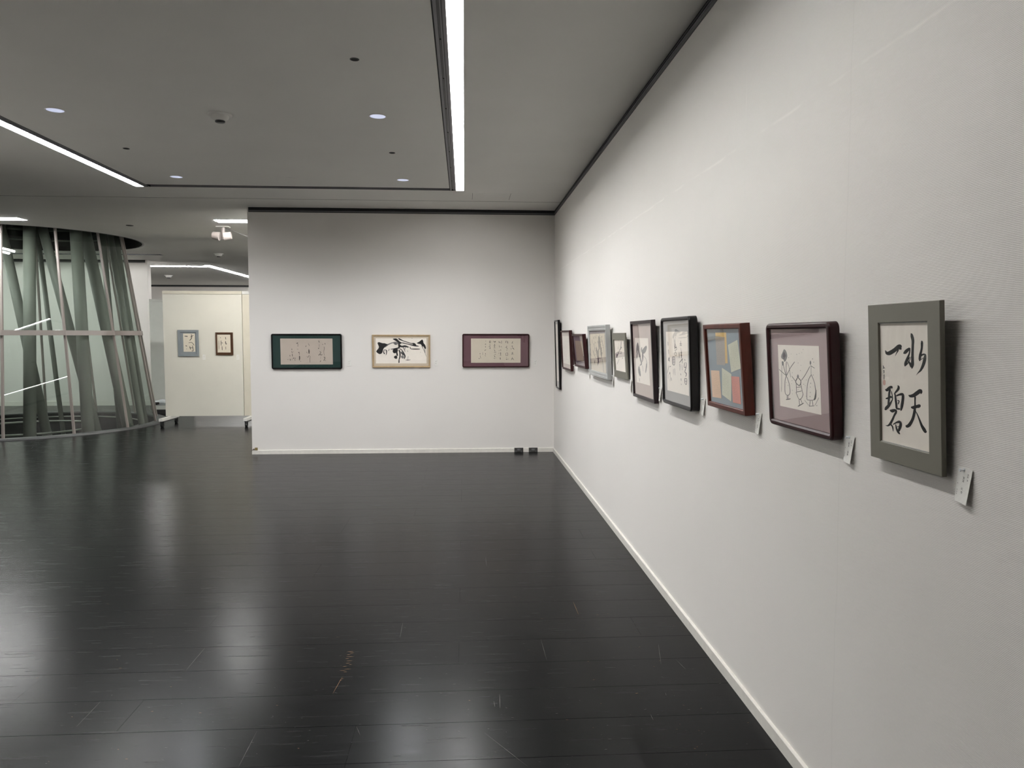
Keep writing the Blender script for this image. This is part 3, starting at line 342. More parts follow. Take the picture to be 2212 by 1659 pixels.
for s_, tgt in ((-1, (-4.55, 12.8, 1.35)), (1, (-3.95, 12.8, 1.35))):
    g = G(); g.cyl((s_*.03, -.06, -.15), (s_*.13, -.05, -.135), .062, 20, .052); g.out('lamp_head', M['mull'], t, False)
    sp = bpy.data.lights.new('spot_lamp', 'SPOT'); sp.energy = 24; sp.color = (1, .93, .79); sp.spot_size = math.radians(66); sp.spot_blend = .9; sp.shadow_soft_size = .03
    so = bpy.data.objects.new('spot_lamp', sp); C.objects.link(so); so.parent = t; p0 = Vector((s_*.08, .03, -.16)); so.location = p0
    dv = Vector(tgt)-(p0+Vector((-3.49, 11.3, ZC))); so.rotation_euler = dv.to_track_quat('-Z', 'Y').to_euler()
g = G(); g.cyl((.03, 0, -.02), (.42, .05, -.17), .004, 6); g.out('cable', M['rail'], t)
# ---------------------------------------------------------------- glass light well with leaning white steel tubes
well = empty('glass_light_well', (TC[0], TC[1], 0), 'large round tapering glass enclosure at the left with grey mullions and waist ring', 'glass enclosure')
NF = 14; A0 = math.radians(-69.5)
def rg(z): return 1.985-.147*z
def gp(i, z, dr=0): a = A0+2*math.pi*i/NF; r = rg(z)+dr; return Vector((r*math.cos(a), r*math.sin(a), z))
for i in range(NF):
    for z0, z1 in ((.02, 1.50), (1.56, 4.1)):
        a, b, c, d = gp(i, z0), gp(i+1, z0), gp(i+1, z1), gp(i, z1)
        obj('glass_pane', [a, b, c, d], [(0, 1, 2, 3)], M['bigglass'], well)
    g = G(); g.cyl(gp(i, -.02), gp(i, 4.1), .022, 4); o = g.out('mullion', M['mull'], well)
V = []; Fc = []
for z in (1.49, 1.565):
    for i in range(NF):
        V.append(gp(i, z, -.04)); V.append(gp(i, z, .035))
n2 = 2*NF
for i in range(NF):
    j = (i+1) % NF; Fc += [(2*i, 2*i+1, 2*j+1, 2*j), (n2+2*i, n2+2*i+1, n2+2*j+1, n2+2*j), (2*i, 2*j, n2+2*j, n2+2*i), (2*i+1, 2*j+1, n2+2*j+1, n2+2*i+1)]
obj('waist_ring', V, Fc, M['mull'], well)
G().lathe((0, 0, 0), [(1.94, .0), (1.94, .022), (2.10, .022), (2.11, .0)], 72).out('base_curb', M['rail'], well, False)
col = empty('lattice_column', (TC[0], TC[1], -1.2), 'white leaning steel tube lattice standing inside the glass light well', 'column')
TUB = [((-6.68, 12.25), (-6.49, 11.55), 0.085), ((-7.46, 12.50), (-6.52, 12.50), 0.070), ((-7.71, 14.16), (-7.33, 14.34), 0.040), ((-6.75, 12.23), (-5.71, 12.58), 0.070), ((-6.14, 12.43), (-5.77, 11.95), 0.088), ((-6.31, 12.74), (-5.25, 12.56), 0.088), ((-6.15, 13.27), (-6.40, 14.49), 0.050), ((-6.10, 13.27), (-5.24, 12.92), 0.050), ((-6.16, 13.65), (-5.35, 13.32), 0.040),
 ((-8.4, 13.6), (-8.9, 13.9), .08), ((-8.3, 12.2), (-8.8, 12.4), .08), ((-7.7, 11.9), (-7.95, 11.3), .08), ((-7.1, 11.95), (-7.2, 11.25), .07)]
for a, b, r in TUB:
    g = G(); g.cyl((a[0]-TC[0], a[1]-TC[1], 5.4), (b[0]-TC[0], b[1]-TC[1], 0), r, 20); g.out('steel_tube', M['steel'], col, True)
for R, z, r in ((1.70, 1.16, .012), (1.02, 1.15, .018), (1.52, 4.42, .016), (1.5, 4.6, .02)):
    G().ring((0, 0, z), R, r).out('ring_pipe', M['steel'], col, True)
g = G(); g.lathe((TC[0], TC[1], 0), [(1.80, ZC), (1.80, 4.6), (0, 4.6)], 64); struct(g.out('wall_shaft_upper', M['dark'], None, True))
g = G(); g.lathe((TC[0], TC[1], 0), [(1.95, 0), (1.95, -1.3), (0, -1.3)], 64); struct(g.out('wall_shaft_lower', M['dark'], None, True))
g = G(); g.lathe((TC[0], TC[1], 0), [(1.80, ZC), (1.815, ZC-.004), (1.83, ZC)], 72); struct(g.out('trim_9', M['rail'], None, True))
WIN={'A': [(462,3610),(2610,3649),(2632,552),(493,548)],'B': [(353,3506),(4593,3510),(4556,79),(350,83)],'C': [(520,3529),(4581,3514),(4567,183),(504,158)],'D': [(561,4594),(5314,4586),(5254,54),(506,103)],'E': [(544,4763),(5579,4789),(5451,182),(278,122)],'F': [(409,2728),(3678,2797),(3728,577),(687,504)],'G': [(1247,3955),(8364,3977),(8115,317),(798,250)],'H': [(655,3061),(6893,3123),(6590,122),(395,103)],'I': [(753,4136),(6914,4176),(6947,174),(493,85)],'J': [(834,8078),(3587,8044),(3158,179),(592,187)]}
POL={'A_seal': [[(573,2144),(700,2152),(704,2010),(577,2001)]],'B': [[(749,2860),(3832,2897),(3881,732),(783,692)]],'B_wash': [[(1279,2746),(1445,2681),(1537,2522),(1483,2413),(1346,2300),(1217,2296),(1256,2365),(1033,2399),(1010,2494),(1152,2621)],[(1058,2318),(1217,2296),(1188,2186),(1106,2142),(1047,2208)],[(2293,1937),(2400,1817),(2191,1792)],[(3244,2423),(3309,2345),(3257,2242),(3180,2315)]],'B_dark': [[(1257,2650),(1371,2572),(1427,2492),(1296,2448),(1268,2352),(1203,2350),(1212,2445),(1127,2497)]],'C': [[(1316,3298),(2665,3302),(2630,2009),(1262,1930)],[(1288,3151),(2444,3101),(2332,1919),(1280,1896)],[(2809,2783),(3926,3002),(4142,1857),(3012,1648)],[(422,1614),(1552,1648),(1601,448),(420,412)],[(1921,1790),(3022,1577),(2822,408),(1733,619)],[(3006,1487),(3918,1512),(3925,399),(3014,395)]],'D': [[(678,3924),(4686,3932),(4632,730),(672,728)]],'E': [[(813,3863),(4433,3860),(4138,994),(650,961)]],'E_wash': [[(1553,3598),(1752,3421),(1775,3136),(1457,3094),(1012,2831),(988,3121),(1110,3340),(1351,3524)],[(3829,3448),(3934,3245),(3377,2925),(2784,2875),(2600,3081),(2996,3229)]],'G': [[(748,3601),(7563,3619),(7251,388),(508,281)]],'H': [[(1368,2513),(5332,2591),(5522,787),(657,460)]],'I': [[(218,3735),(5841,3831),(5792,637),(125,552)]],'J': [[(263,7727),(2496,7711),(2067,948),(-58,879)]],'K2': [[(448,3669),(6802,3721),(6797,521),(443,509)]],'K2_ink': [[(655,3078),(774,3216),(1047,3157),(1319,3059),(1554,3078),(1710,3000),(2022,2921),(1706,2684),(1388,2368),(1305,1973),(1145,1736),(870,1677),(483,1973),(544,2131),(882,2526),(769,2842)],[(2539,3592),(2736,3663),(3088,3663),(3282,3434),(3515,3237),(3788,3119),(3512,2961),(3355,3000),(3123,3237),(2812,3434)],[(5084,3080),(5320,3099),(5554,2842),(5317,2684),(5082,2882)],[(2523,2210),(2917,2368),(3230,2328),(3187,1972),(2831,1774),(2597,1854)],[(2669,1299),(2828,1497),(3104,1537),(3118,1101),(2863,1101)],[(6269,3574),(6386,3396),(6422,3080),(6657,2843),(6771,2367),(6574,2327),(6458,2605),(6223,2763),(6067,2961),(5792,2981),(5537,3099),(5872,3238)]],'K2_wash': [[(3581,2130),(3893,1893),(4046,1496),(3693,1536)],[(2613,3237),(3084,3257),(3317,3039),(3000,2802),(2688,2960)],[(3535,1497),(3889,1536),(4004,1219),(3688,1100)],[(1708,2842),(2102,3039),(2574,3197),(2966,3237),(3121,3118),(2808,3118),(2336,3000),(1942,2763),(1546,2447)]],'K1': [[(1084,3783),(7516,3820),(7542,575),(1121,551)]],'K3': [[(1080,3623),(7359,3707),(7429,631),(1121,544)]],'L1': [[(884,3738),(2779,3777),(2724,708),(829,782)]],'L2': [[(237,3359),(2360,3398),(2390,449),(244,394)]]}
INK={'A': [[(714,2938,30,17),(770,2869,125,70),(907,2870,186,104),(1129,2946,181,103),(1324,3039,190,109),(1394,3033,212,122),(1428,3000,141,81)],[(1321,2964,71,41),(1236,2880,43,25),(1163,2796,7,4)],[(1876,3378,45,26),(1910,3325,122,72),(1954,3213,122,72),(1944,3081,107,63),(1928,2883,107,63),(1924,2725,116,69),(1920,2605,125,74),(1889,2505,31,19)],[(1885,2551,112,66),(1798,2641,90,53),(1731,2692,32,19)],[(1535,2880,35,20),(1612,2909,138,81),(1739,2972,125,73),(1808,3000,90,53),(1829,2974,27,16)],[(1825,2987,58,35),(1793,2880,59,35),(1710,2758,91,54),(1627,2634,115,67),(1591,2566,69,40)],[(1591,2566,69,40),(1707,2624,46,27),(1835,2748,22,13),(1875,2816,13,8)],[(1639,2662,46,27),(1733,2732,68,40),(1824,2788,23,13)],[(2295,3190,43,26),(2320,3164,90,54),(2317,3048,85,52),(2285,2944,86,52),(2244,2839,108,65),(2215,2734,86,52),(2202,2714,26,16)],[(2222,2812,52,31),(2351,2868,64,39),(2436,2870,63,39),(2446,2832,95,58),(2416,2728,127,77),(2356,2610,117,71),(2257,2489,86,52),(2147,2412,35,21),(2068,2348,4,4)],[(2220,2741,65,39),(2306,2757,26,16),(2371,2791,21,13)],[(594,2532,26,14),(618,2484,36,20),(604,2448,36,20)],[(644,2485,25,14),(681,2451,20,11)],[(590,2383,31,17),(646,2400,25,14),(626,2342,36,20)],[(600,2327,15,9),(669,2337,15,8)],[(599,2270,20,11),(675,2281,20,11)],[(638,2300,25,14),(628,2151,31,17)],[(579,2226,15,9),(687,2239,15,8)],[(583,2191,15,9),(685,2204,15,8)],[(1732,1829,26,16),(1797,1810,105,62),(1941,1837,142,85),(2096,1910,152,92),(2224,1970,150,91),(2260,1950,112,68),(2247,1904,35,21)],[(2012,1809,77,46),(2004,1716,62,37),(2001,1577,72,43),(1983,1468,103,62),(1941,1340,109,65),(1872,1209,110,65),(1751,1078,132,78),(1630,1021,107,63),(1591,1043,38,22)],[(1829,1530,52,31),(1920,1531,130,77),(2062,1568,123,74),(2189,1595,139,84),(2221,1583,50,30)],[(2013,1456,26,15),(2083,1386,46,28),(2180,1244,76,46),(2265,1116,110,67),(2350,1036,149,91),(2411,998,148,91),(2452,991,88,54)],[(677,1896,41,23),(750,1885,129,72),(882,1952,127,72),(983,1986,86,49),(996,1952,57,32)],[(910,1929,86,49),(863,1796,98,55),(837,1631,99,56),(809,1481,87,49)],[(698,1652,59,33),(816,1678,87,49),(946,1721,86,49),(974,1691,40,23)],[(965,1869,40,23),(1017,1695,40,23),(957,1592,57,33),(838,1484,128,72),(690,1388,130,73),(636,1358,59,33)],[(1265,2034,55,32),(1300,1989,110,64),(1248,1922,100,58),(1134,1841,62,35),(1091,1797,28,16)],[(1133,1817,62,35),(1157,1674,95,55),(1181,1548,101,58),(1192,1437,95,55)],[(1188,1765,56,32),(1327,1808,83,48),(1451,1826,120,70),(1490,1782,119,70),(1474,1670,119,70),(1429,1523,120,70),(1384,1408,66,38)],[(1240,1649,39,22),(1309,1640,50,29),(1265,1556,44,26)],[(1178,1435,84,48),(1344,1436,83,48)],[(878,1357,58,33),(978,1351,143,81),(1120,1382,113,65),(1204,1366,84,48)],[(1189,1356,101,58),(1088,1249,85,49),(999,1126,97,55),(881,998,104,59),(763,935,59,33),(660,931,15,8)],[(881,998,58,33),(993,930,74,42),(1018,811,23,13)],[(1024,999,40,23),(1167,1064,67,39),(1307,1097,122,71),(1360,1039,121,70),(1316,938,111,64),(1272,868,100,58)],[(1137,1013,39,23),(1176,904,84,49),(1244,832,112,65),(1325,787,55,32)],[(1191,955,28,16),(1331,988,28,16)]],'B': [[(1153,2294,42,18),(1216,2078,42,18),(1363,1813,41,18)],[(1441,2304,41,18),(1389,2086,41,18),(1395,1815,41,18)],[(1364,1819,41,18),(798,2010,43,18)],[(1408,1821,41,18),(1734,2101,40,17),(2089,2321,39,17)],[(1362,1800,41,18),(1262,1617,42,18),(1221,1314,42,18),(1259,1180,42,18),(1395,1136,41,18),(1556,1171,41,18),(1640,1277,41,18),(1605,1504,41,18),(1480,1712,41,18),(1381,1801,41,18)],[(1382,1135,41,18),(1370,998,42,18)],[(1459,1142,41,18),(1459,1011,41,18)],[(2143,1579,39,17),(2150,1461,39,17),(2148,1302,39,17),(2116,1273,39,17),(2307,1083,39,17),(2485,1120,38,17),(2625,1261,38,17),(2566,1386,38,17),(2497,1589,38,17)],[(2132,1460,39,17),(2519,1507,38,17)],[(2148,1308,39,17),(2536,1371,38,17)],[(2318,1079,39,17),(2335,871,39,17)],[(2426,1101,38,17),(2530,967,38,17)],[(2538,1721,38,17),(2841,1919,37,17),(3200,2215,36,16)],[(2091,1668,39,17),(1820,1825,40,17)],[(3229,2241,36,16),(3532,2169,35,16)],[(3277,1954,36,16),(3051,1752,36,17),(2924,1438,37,17),(2899,1142,37,17),(3053,1111,36,17),(3329,1135,36,16),(3508,1206,35,16),(3530,1482,35,16),(3458,1727,35,16),(3277,1954,36,16)],[(3136,1111,36,17),(3064,913,36,17)],[(3274,1123,36,17),(3314,950,36,17)],[(3036,911,36,17),(3396,957,35,16)],[(1473,2305,25,11),(1605,2176,25,11),(1675,1991,25,11),(1723,1779,25,11)],[(1064,2181,26,11),(1013,1849,26,11),(927,1224,26,11)],[(3284,2243,22,10),(3260,1954,22,10)],[(2713,1082,23,10),(3037,924,22,10)],[(3739,1250,21,10),(3434,961,22,10)],[(1285,977,64,28),(1649,1033,63,27)],[(2207,827,60,27),(2647,978,58,26)],[(2282,1811,59,26),(2506,1693,58,26),(2376,1542,59,26),(2106,1637,60,27),(2263,1796,59,26)],[(3488,1629,27,13),(3547,1433,64,30),(3488,1229,119,55),(3385,1150,65,30)],[(2261,2581,48,21),(2273,2573,47,21)],[(2453,2617,35,16),(2464,2609,35,16)],[(2646,2647,29,13),(2657,2640,29,13)],[(2753,2752,34,15),(2763,2744,34,15)],[(1630,2452,44,19),(1642,2445,44,19)],[(2343,2297,41,18),(2354,2289,41,18)],[(2552,2227,29,13),(2563,2219,29,13)],[(2497,2051,53,23),(2508,2044,52,23)],[(1855,1946,43,19),(1867,1939,43,19)],[(3400,2465,60,27),(3410,2458,60,27)],[(3472,2363,54,25),(3483,2356,54,25)],[(3406,1949,49,23),(3417,1942,49,23)],[(2700,1607,57,26),(2711,1600,57,26)],[(2800,1570,34,15),(2810,1563,34,15)],[(2895,1763,45,21),(2906,1756,45,21)],[(1819,1678,49,21),(1830,1671,49,21)],[(1326,1757,51,22),(1338,1750,51,22)],[(1374,1583,38,16),(1385,1576,38,16)],[(1492,1496,57,24),(1504,1489,57,24)],[(3210,1673,72,33),(3220,1667,72,33)],[(3172,1552,50,23),(3183,1545,50,23)],[(3157,1371,55,25),(3168,1365,55,25)],[(3119,1236,67,31),(3129,1230,67,31)],[(2276,1404,42,18),(2287,1397,42,18)],[(3597,1462,27,13),(3608,1455,27,13)],[(1819,1344,43,19),(1831,1337,43,19)],[(2839,1226,34,16),(2849,1219,34,16)],[(3575,987,70,33),(3586,980,70,33)],[(1840,2583,25,11),(1852,2576,25,11)],[(1778,1569,31,13),(1790,1561,31,13)],[(1808,1223,31,13),(1820,1216,31,13)]],'D': [[(1070,3385,74,20),(1074,3186,62,17)],[(1112,2954,74,20),(1174,2723,49,13)],[(1231,2559,61,17),(1091,2388,123,33),(1333,2363,73,20)],[(1228,2526,123,33),(1290,2295,37,10)],[(795,1673,75,20),(1085,2088,49,13)],[(1263,2029,123,33),(1512,2089,73,20)],[(1294,1732,171,47),(1186,1626,49,13)],[(889,1376,37,10),(916,1646,37,10)],[(1348,1668,49,13),(1306,1251,37,10)],[(1509,1461,73,20),(1555,1315,60,17)],[(2440,3494,58,16),(2398,3301,92,26),(2396,3044,162,45)],[(2269,3170,93,26),(2663,3080,160,45)],[(2305,2945,93,26),(2714,3017,68,19),(2456,3301,46,13)],[(2473,2884,58,16),(2287,2751,58,16),(2509,2660,58,16),(2632,2760,57,16),(2496,2885,58,16)],[(1883,2578,95,26),(1883,2219,119,33),(2233,2200,93,26),(2271,2589,93,26),(1883,2578,95,26)],[(2072,2583,71,20),(2060,2225,71,20)],[(1870,2447,59,16),(2258,2459,58,16)],[(1857,2316,59,16),(2246,2330,58,16)],[(1975,1961,47,13),(2002,1636,35,10)],[(2214,2004,47,13),(2294,1636,47,13)],[(3479,3454,55,16),(3487,3188,66,19)],[(3279,3311,88,25),(3715,3300,65,19)],[(3272,3232,66,19),(3675,3222,65,19)],[(3446,3094,44,13),(3511,2970,44,13)],[(3149,2868,89,25),(3145,2583,89,25)],[(3540,2939,109,31),(3541,2595,153,44)],[(3367,2841,88,25),(3695,2849,87,25)],[(3357,2731,66,19),(3683,2724,65,19)],[(3154,2330,89,25),(3439,2435,110,31),(3666,2536,108,31)],[(3723,2569,65,19),(3646,2317,65,19)],[(3204,2269,89,25),(3242,2081,55,16),(3171,1920,33,10)],[(3586,2252,44,13),(3615,1972,44,13)],[(3323,1769,88,25),(3349,1692,55,16)],[(3355,1518,88,25),(3400,1411,55,16)],[(3384,1236,88,25),(3403,1206,55,16)],[(4094,2535,85,25),(4173,2475,84,25)],[(4078,2364,85,25),(3974,2144,85,25),(4270,2156,105,31),(4391,2345,63,18),(4184,2368,63,19)],[(4323,2158,84,25),(4090,1901,106,31),(4345,1822,126,37),(4174,1658,63,19)],[(4027,1557,107,31),(4069,1312,85,25),(4299,1296,84,25),(4374,1562,84,25),(4027,1557,107,31)],[(4047,1419,64,19),(4332,1436,63,19)]],'E': [[(1583,3347,468,108),(1735,2921,373,86),(2116,2504,367,86),(2297,2262,304,71),(1811,2101,155,36)],[(1285,3018,379,87),(1035,2542,256,58)],[(2581,3221,300,70),(2525,3080,360,85),(2791,2911,297,70)],[(3691,2280,286,69),(3308,1745,204,49)],[(1642,2022,218,51),(1594,1769,626,145),(1857,1530,619,145)],[(3054,2743,88,21),(3597,2552,86,21),(3768,2317,114,28)],[(2139,2221,61,14),(2560,2061,60,14),(2657,1783,60,14)]],'E_dark': [[(2784,2875,446,105),(2645,2521,239,57),(2544,2377,90,21)],[(1544,1262,94,22),(1572,1083,94,22)]],'F': [[(3028,2672,161,33),(2708,2277,217,45),(2358,2018,138,28)],[(3104,2255,267,56),(2674,2165,326,68),(2064,1955,139,29)],[(1881,1809,168,34),(2427,1794,220,45),(2970,1807,188,39)],[(1959,1384,84,17),(981,948,116,23)],[(1811,2263,84,17),(1758,2091,84,17)]],'F_dark': [[(2211,1987,138,28),(1741,1806,281,57),(1091,1530,432,87)],[(1028,1789,231,47),(1907,1895,168,34),(3062,1893,241,50)],[(1091,1530,490,99),(947,1758,174,35)],[(2995,1445,188,39),(3213,1507,133,28)]],'G': [[(4636,3320,364,64),(4913,2969,1262,225),(4844,2679,1446,258)],[(5293,2685,712,128),(4669,2322,291,52),(4194,1858,1108,196),(4123,1564,1111,197)],[(5433,2527,532,96),(5674,2055,704,128),(5769,1709,421,77)],[(1424,3075,121,20),(1456,2805,161,27)],[(1954,2810,119,20),(2813,2354,154,27)],[(1792,2168,279,47),(2389,1812,274,47),(2984,1496,192,33)],[(3481,2366,566,99),(3667,1976,563,99)],[(3676,3547,94,16),(3673,3155,94,16)],[(5144,3561,107,19),(5377,3418,142,25)],[(5860,3229,140,25),(6379,2855,172,31),(6862,2363,135,25),(6888,1368,85,16)],[(5914,1587,210,38),(6289,969,173,32),(6353,499,138,25)],[(5385,1570,142,26),(5147,1306,143,26)]],'G_dark': [[(4300,1536,1105,196),(4036,1202,446,79),(3787,931,112,20)],[(2557,1315,272,47),(2294,1038,235,41)],[(3176,1502,191,33),(5574,1624,247,45)]],'K2': [[(3323,3632,157,158),(3557,3513,157,158),(3909,3356,94,95),(4378,3198,94,95),(4887,3040,94,95),(5202,3040,157,158)],[(3749,3119,118,119),(4298,3000,94,95),(4768,2882,118,119),(5317,2763,173,174),(5828,2684,79,79)],[(3353,2763,353,356),(3705,2644,196,198),(4098,2684,236,237),(4568,2565,118,119)],[(3357,3118,235,237),(3369,2447,196,198)],[(3350,2486,157,158),(2878,2368,157,158),(2289,2308,55,55)],[(3069,1972,157,158),(3105,1655,196,198),(3182,1497,118,119)],[(3347,2209,157,158),(3461,1893,173,174),(3455,1338,157,159),(3353,1021,118,119),(3329,605,157,159)],[(3466,2368,118,119),(3700,2209,94,95),(3932,1813,142,143),(4085,1457,157,159),(4043,1219,118,119),(3963,1060,55,56)],[(3579,1893,118,119),(3891,1655,118,119)],[(3822,2605,63,63),(4015,2288,79,79),(4110,1972,39,40)],[(4136,2526,63,63),(4094,2288,63,63)],[(4726,2565,118,119),(4842,2367,79,79),(5313,2328,118,119),(5963,2328,95,95)],[(6223,2803,118,119),(6377,2367,55,55),(6610,1852,47,48),(6764,1375,16,16)],[(6574,2327,79,79),(6630,1891,39,40)],[(1544,2289,78,79),(1422,1973,94,95),(1537,1735,157,158)],[(1622,2249,78,79),(1777,2131,118,119),(1772,1775,94,95),(1691,1538,31,32)],[(2093,2368,39,40),(2111,2210,63,63),(1933,2091,31,32)],[(4139,961,31,32),(4434,941,79,79),(4808,980,24,24)],[(4498,1417,31,32),(4415,980,31,32)],[(4992,3664,79,79),(4999,3652,79,79)],[(4426,2130,47,48),(4445,2011,47,48)],[(6058,1931,55,56),(6038,1911,55,56)],[(2885,3039,94,95),(2962,2921,55,55)]],'K1': [[(6584,3225,65,65),(6620,3094,84,85)],[(6307,3094,90,92),(6323,3045,90,92)],[(6479,2799,39,39),(6506,2538,45,46),(6434,2145,32,33),(6505,1686,32,33)],[(6420,1456,65,66),(6549,1456,78,79),(6512,1227,65,66),(6411,1030,78,79)],[(6574,1095,45,46),(6669,997,45,46)],[(5833,3551,64,65),(5909,3322,77,78)],[(5889,3126,26,26),(5897,2734,32,33)],[(5846,2636,77,79),(5764,2538,90,92)],[(5918,2210,52,52),(6077,2079,52,52),(5944,1883,65,66)],[(5763,1719,65,66),(5943,1817,77,79),(6103,1752,65,66),(6266,1817,52,52)],[(6034,1555,19,20),(6027,1227,19,20)],[(6056,1063,65,66),(5972,899,78,79)],[(4537,3191,39,39),(4692,2897,45,46)],[(4274,2930,45,46),(4206,2767,77,78)],[(4586,2472,64,65),(4612,2211,161,164),(4606,1916,97,98)],[(4305,2145,45,46),(4397,1949,39,39)],[(4617,1687,84,85),(4550,1556,45,46)],[(4325,1589,39,39),(4451,1458,39,39),(4550,1556,39,39)],[(4761,1622,39,39),(4704,1228,39,39),(4711,802,39,39)],[(3106,3191,96,98),(3268,3256,109,111)],[(3265,3126,51,52),(3241,2767,32,33)],[(3122,2473,32,33),(3314,2473,32,33)],[(3305,2048,109,111),(3418,2080,97,98)],[(3417,2015,51,52),(3411,1753,39,39)],[(3424,1623,116,118),(3434,1361,129,131),(3396,1099,77,79)],[(3474,1000,32,33),(3602,951,39,39)],[(2497,2538,58,59),(2515,2375,71,72)],[(2473,2212,64,65),(2564,2015,58,59)],[(2698,2211,32,33),(2695,2081,32,33)],[(2545,1885,64,65),(2570,1590,64,65)],[(2645,1329,109,111),(2743,1394,77,79)],[(2838,1361,77,79),(2967,1361,39,39)],[(2836,1263,45,46),(2879,1034,51,52)],[(2498,1263,32,33),(2511,1100,32,33)],[(2237,1754,51,52),(2249,1591,84,85)],[(2257,1264,64,65),(2301,1067,90,92)],[(1982,1198,84,85),(2014,1166,84,85)]],'K3': [[(6401,3301,64,64),(6274,3046,45,45)],[(6369,3110,32,32),(6433,3030,45,45)],[(6243,2695,45,45),(6402,2695,45,45)],[(6322,2759,38,38),(6339,2536,38,38)],[(6179,2440,45,45),(6196,2280,32,32)],[(6371,2440,64,64),(6435,2440,77,77),(6580,2264,45,45)],[(6261,1897,38,38),(6453,1913,38,38)],[(6357,1929,38,38),(6358,1609,51,51)],[(6229,1753,38,38),(6469,1769,45,45)],[(6214,1593,32,32),(6277,1673,38,38)],[(6501,1673,45,45),(6518,1609,32,32)],[(6358,1289,45,45),(6231,937,51,51)],[(6375,1161,45,45),(6536,953,51,51)],[(6279,1065,32,32),(6455,1065,32,32)],[(5506,3365,51,51),(5506,3110,57,57)],[(5602,3237,26,25),(5634,3397,32,32)],[(5729,3333,64,64),(5746,3046,70,70)],[(5635,2759,38,38),(5620,2440,45,45)],[(5444,2536,45,45),(5635,2600,38,38)],[(5636,2440,45,45),(5748,2344,64,64)],[(5604,2201,64,64),(5700,2201,45,45)],[(5525,1833,45,45),(5526,1482,38,38)],[(5605,1865,32,32),(5733,1833,45,45),(5750,1514,45,45)],[(5542,1482,32,32),(5766,1482,32,32)],[(5606,1226,77,77),(5622,1194,64,64)],[(5575,1018,96,96),(5735,1034,45,45)],[(5831,1050,45,45),(5895,1034,45,45)],[(4628,3332,38,38),(4644,3110,38,38)],[(4676,3269,45,45),(4804,3110,83,83)],[(4963,3396,45,45),(4980,3014,45,45)],[(4677,2759,57,57),(4725,2536,51,51)],[(4868,2632,51,51),(4996,2663,38,38)],[(4964,2504,51,51),(5028,2472,32,32)],[(4614,2121,45,45),(4741,2153,32,32)],[(4869,2249,83,83),(4885,2153,77,77)],[(4614,1770,64,64),(4678,1834,45,45)],[(4869,1930,51,51),(4870,1610,77,77)],[(4774,1514,45,45),(4934,1482,45,45)],[(4806,1259,64,64),(4823,1003,90,90)],[(3927,3364,45,45),(3943,3205,57,57)],[(4118,3332,51,51),(4102,3189,96,96),(4230,3332,51,51)],[(4086,2982,64,64),(4086,2855,77,76)],[(3991,2759,57,57),(4166,2759,57,57)],[(4071,2727,57,57),(4077,2568,64,64)],[(3975,2456,51,51),(4182,2472,45,45)],[(4007,2249,45,45),(4119,2153,51,51),(4087,2058,51,51)],[(4007,1930,51,51),(4294,1930,45,45)],[(4087,1674,45,45),(4231,1658,45,45)],[(4007,1547,45,45),(4039,1515,38,38)],[(4103,1451,96,96),(4103,1355,96,96)],[(4008,1195,45,45),(3992,1131,32,32)],[(4103,1227,32,32),(4103,1083,32,32)],[(4247,1227,64,64),(4263,1195,51,51)],[(3465,3364,51,51),(3449,3141,57,57),(3560,3141,51,51),(3576,3332,45,45),(3481,3364,45,45)],[(3481,2918,51,51),(3497,2759,57,57)],[(3353,2632,45,45),(3529,2663,45,45)],[(3497,2600,45,45),(3497,2408,64,64)],[(3433,2393,45,45),(3576,2392,45,45)],[(2971,3395,32,32),(2962,3268,32,32)],[(2860,2918,45,45),(3003,2918,51,51)],[(2939,3045,32,32),(2949,2934,38,38)],[(2923,2695,64,64),(2929,2536,51,51)],[(2843,2185,64,64),(3003,2233,45,45)],[(2859,2185,51,51),(2859,2122,45,45)],[(2923,1803,51,51),(2923,1643,57,57)],[(2859,1516,45,45),(2954,1436,57,57)],[(2588,1931,32,32),(2588,1580,38,38)],[(2238,1803,64,64),(2254,1676,64,64)],[(2253,1516,38,38),(2333,1133,38,38)],[(2110,1133,127,128),(2141,1117,127,128)]],'L1': [[(1088,3332,108,111),(1573,3277,126,129)],[(2178,3610,90,92),(2216,3056,108,111),(1877,2594,90,92)],[(1984,3148,72,74),(2535,3481,72,74)],[(1721,2225,72,74),(2228,2262,72,74),(2576,1818,90,92)],[(1849,1670,90,92),(2013,1115,90,93)],[(2304,1763,90,92),(2405,930,90,93),(2151,893,72,74)],[(1805,1393,72,74),(2383,1393,72,74)],[(1220,1763,108,111),(1398,1670,108,111)],[(1331,1263,72,74),(1365,1189,72,74)]],'L2': [[(768,2915,109,111),(802,2841,109,111)],[(845,2397,91,93),(858,1563,91,93)],[(1001,1470,91,93),(1019,821,109,111)],[(925,2026,91,93),(1124,1989,91,93)],[(1587,2990,91,93),(1648,2583,91,93)],[(1568,2305,109,111),(1662,1749,127,130)],[(1597,1378,73,74),(1603,914,73,74)],[(518,2397,54,56),(513,914,54,56)],[(1470,2027,54,56),(1828,1841,54,56)]]}
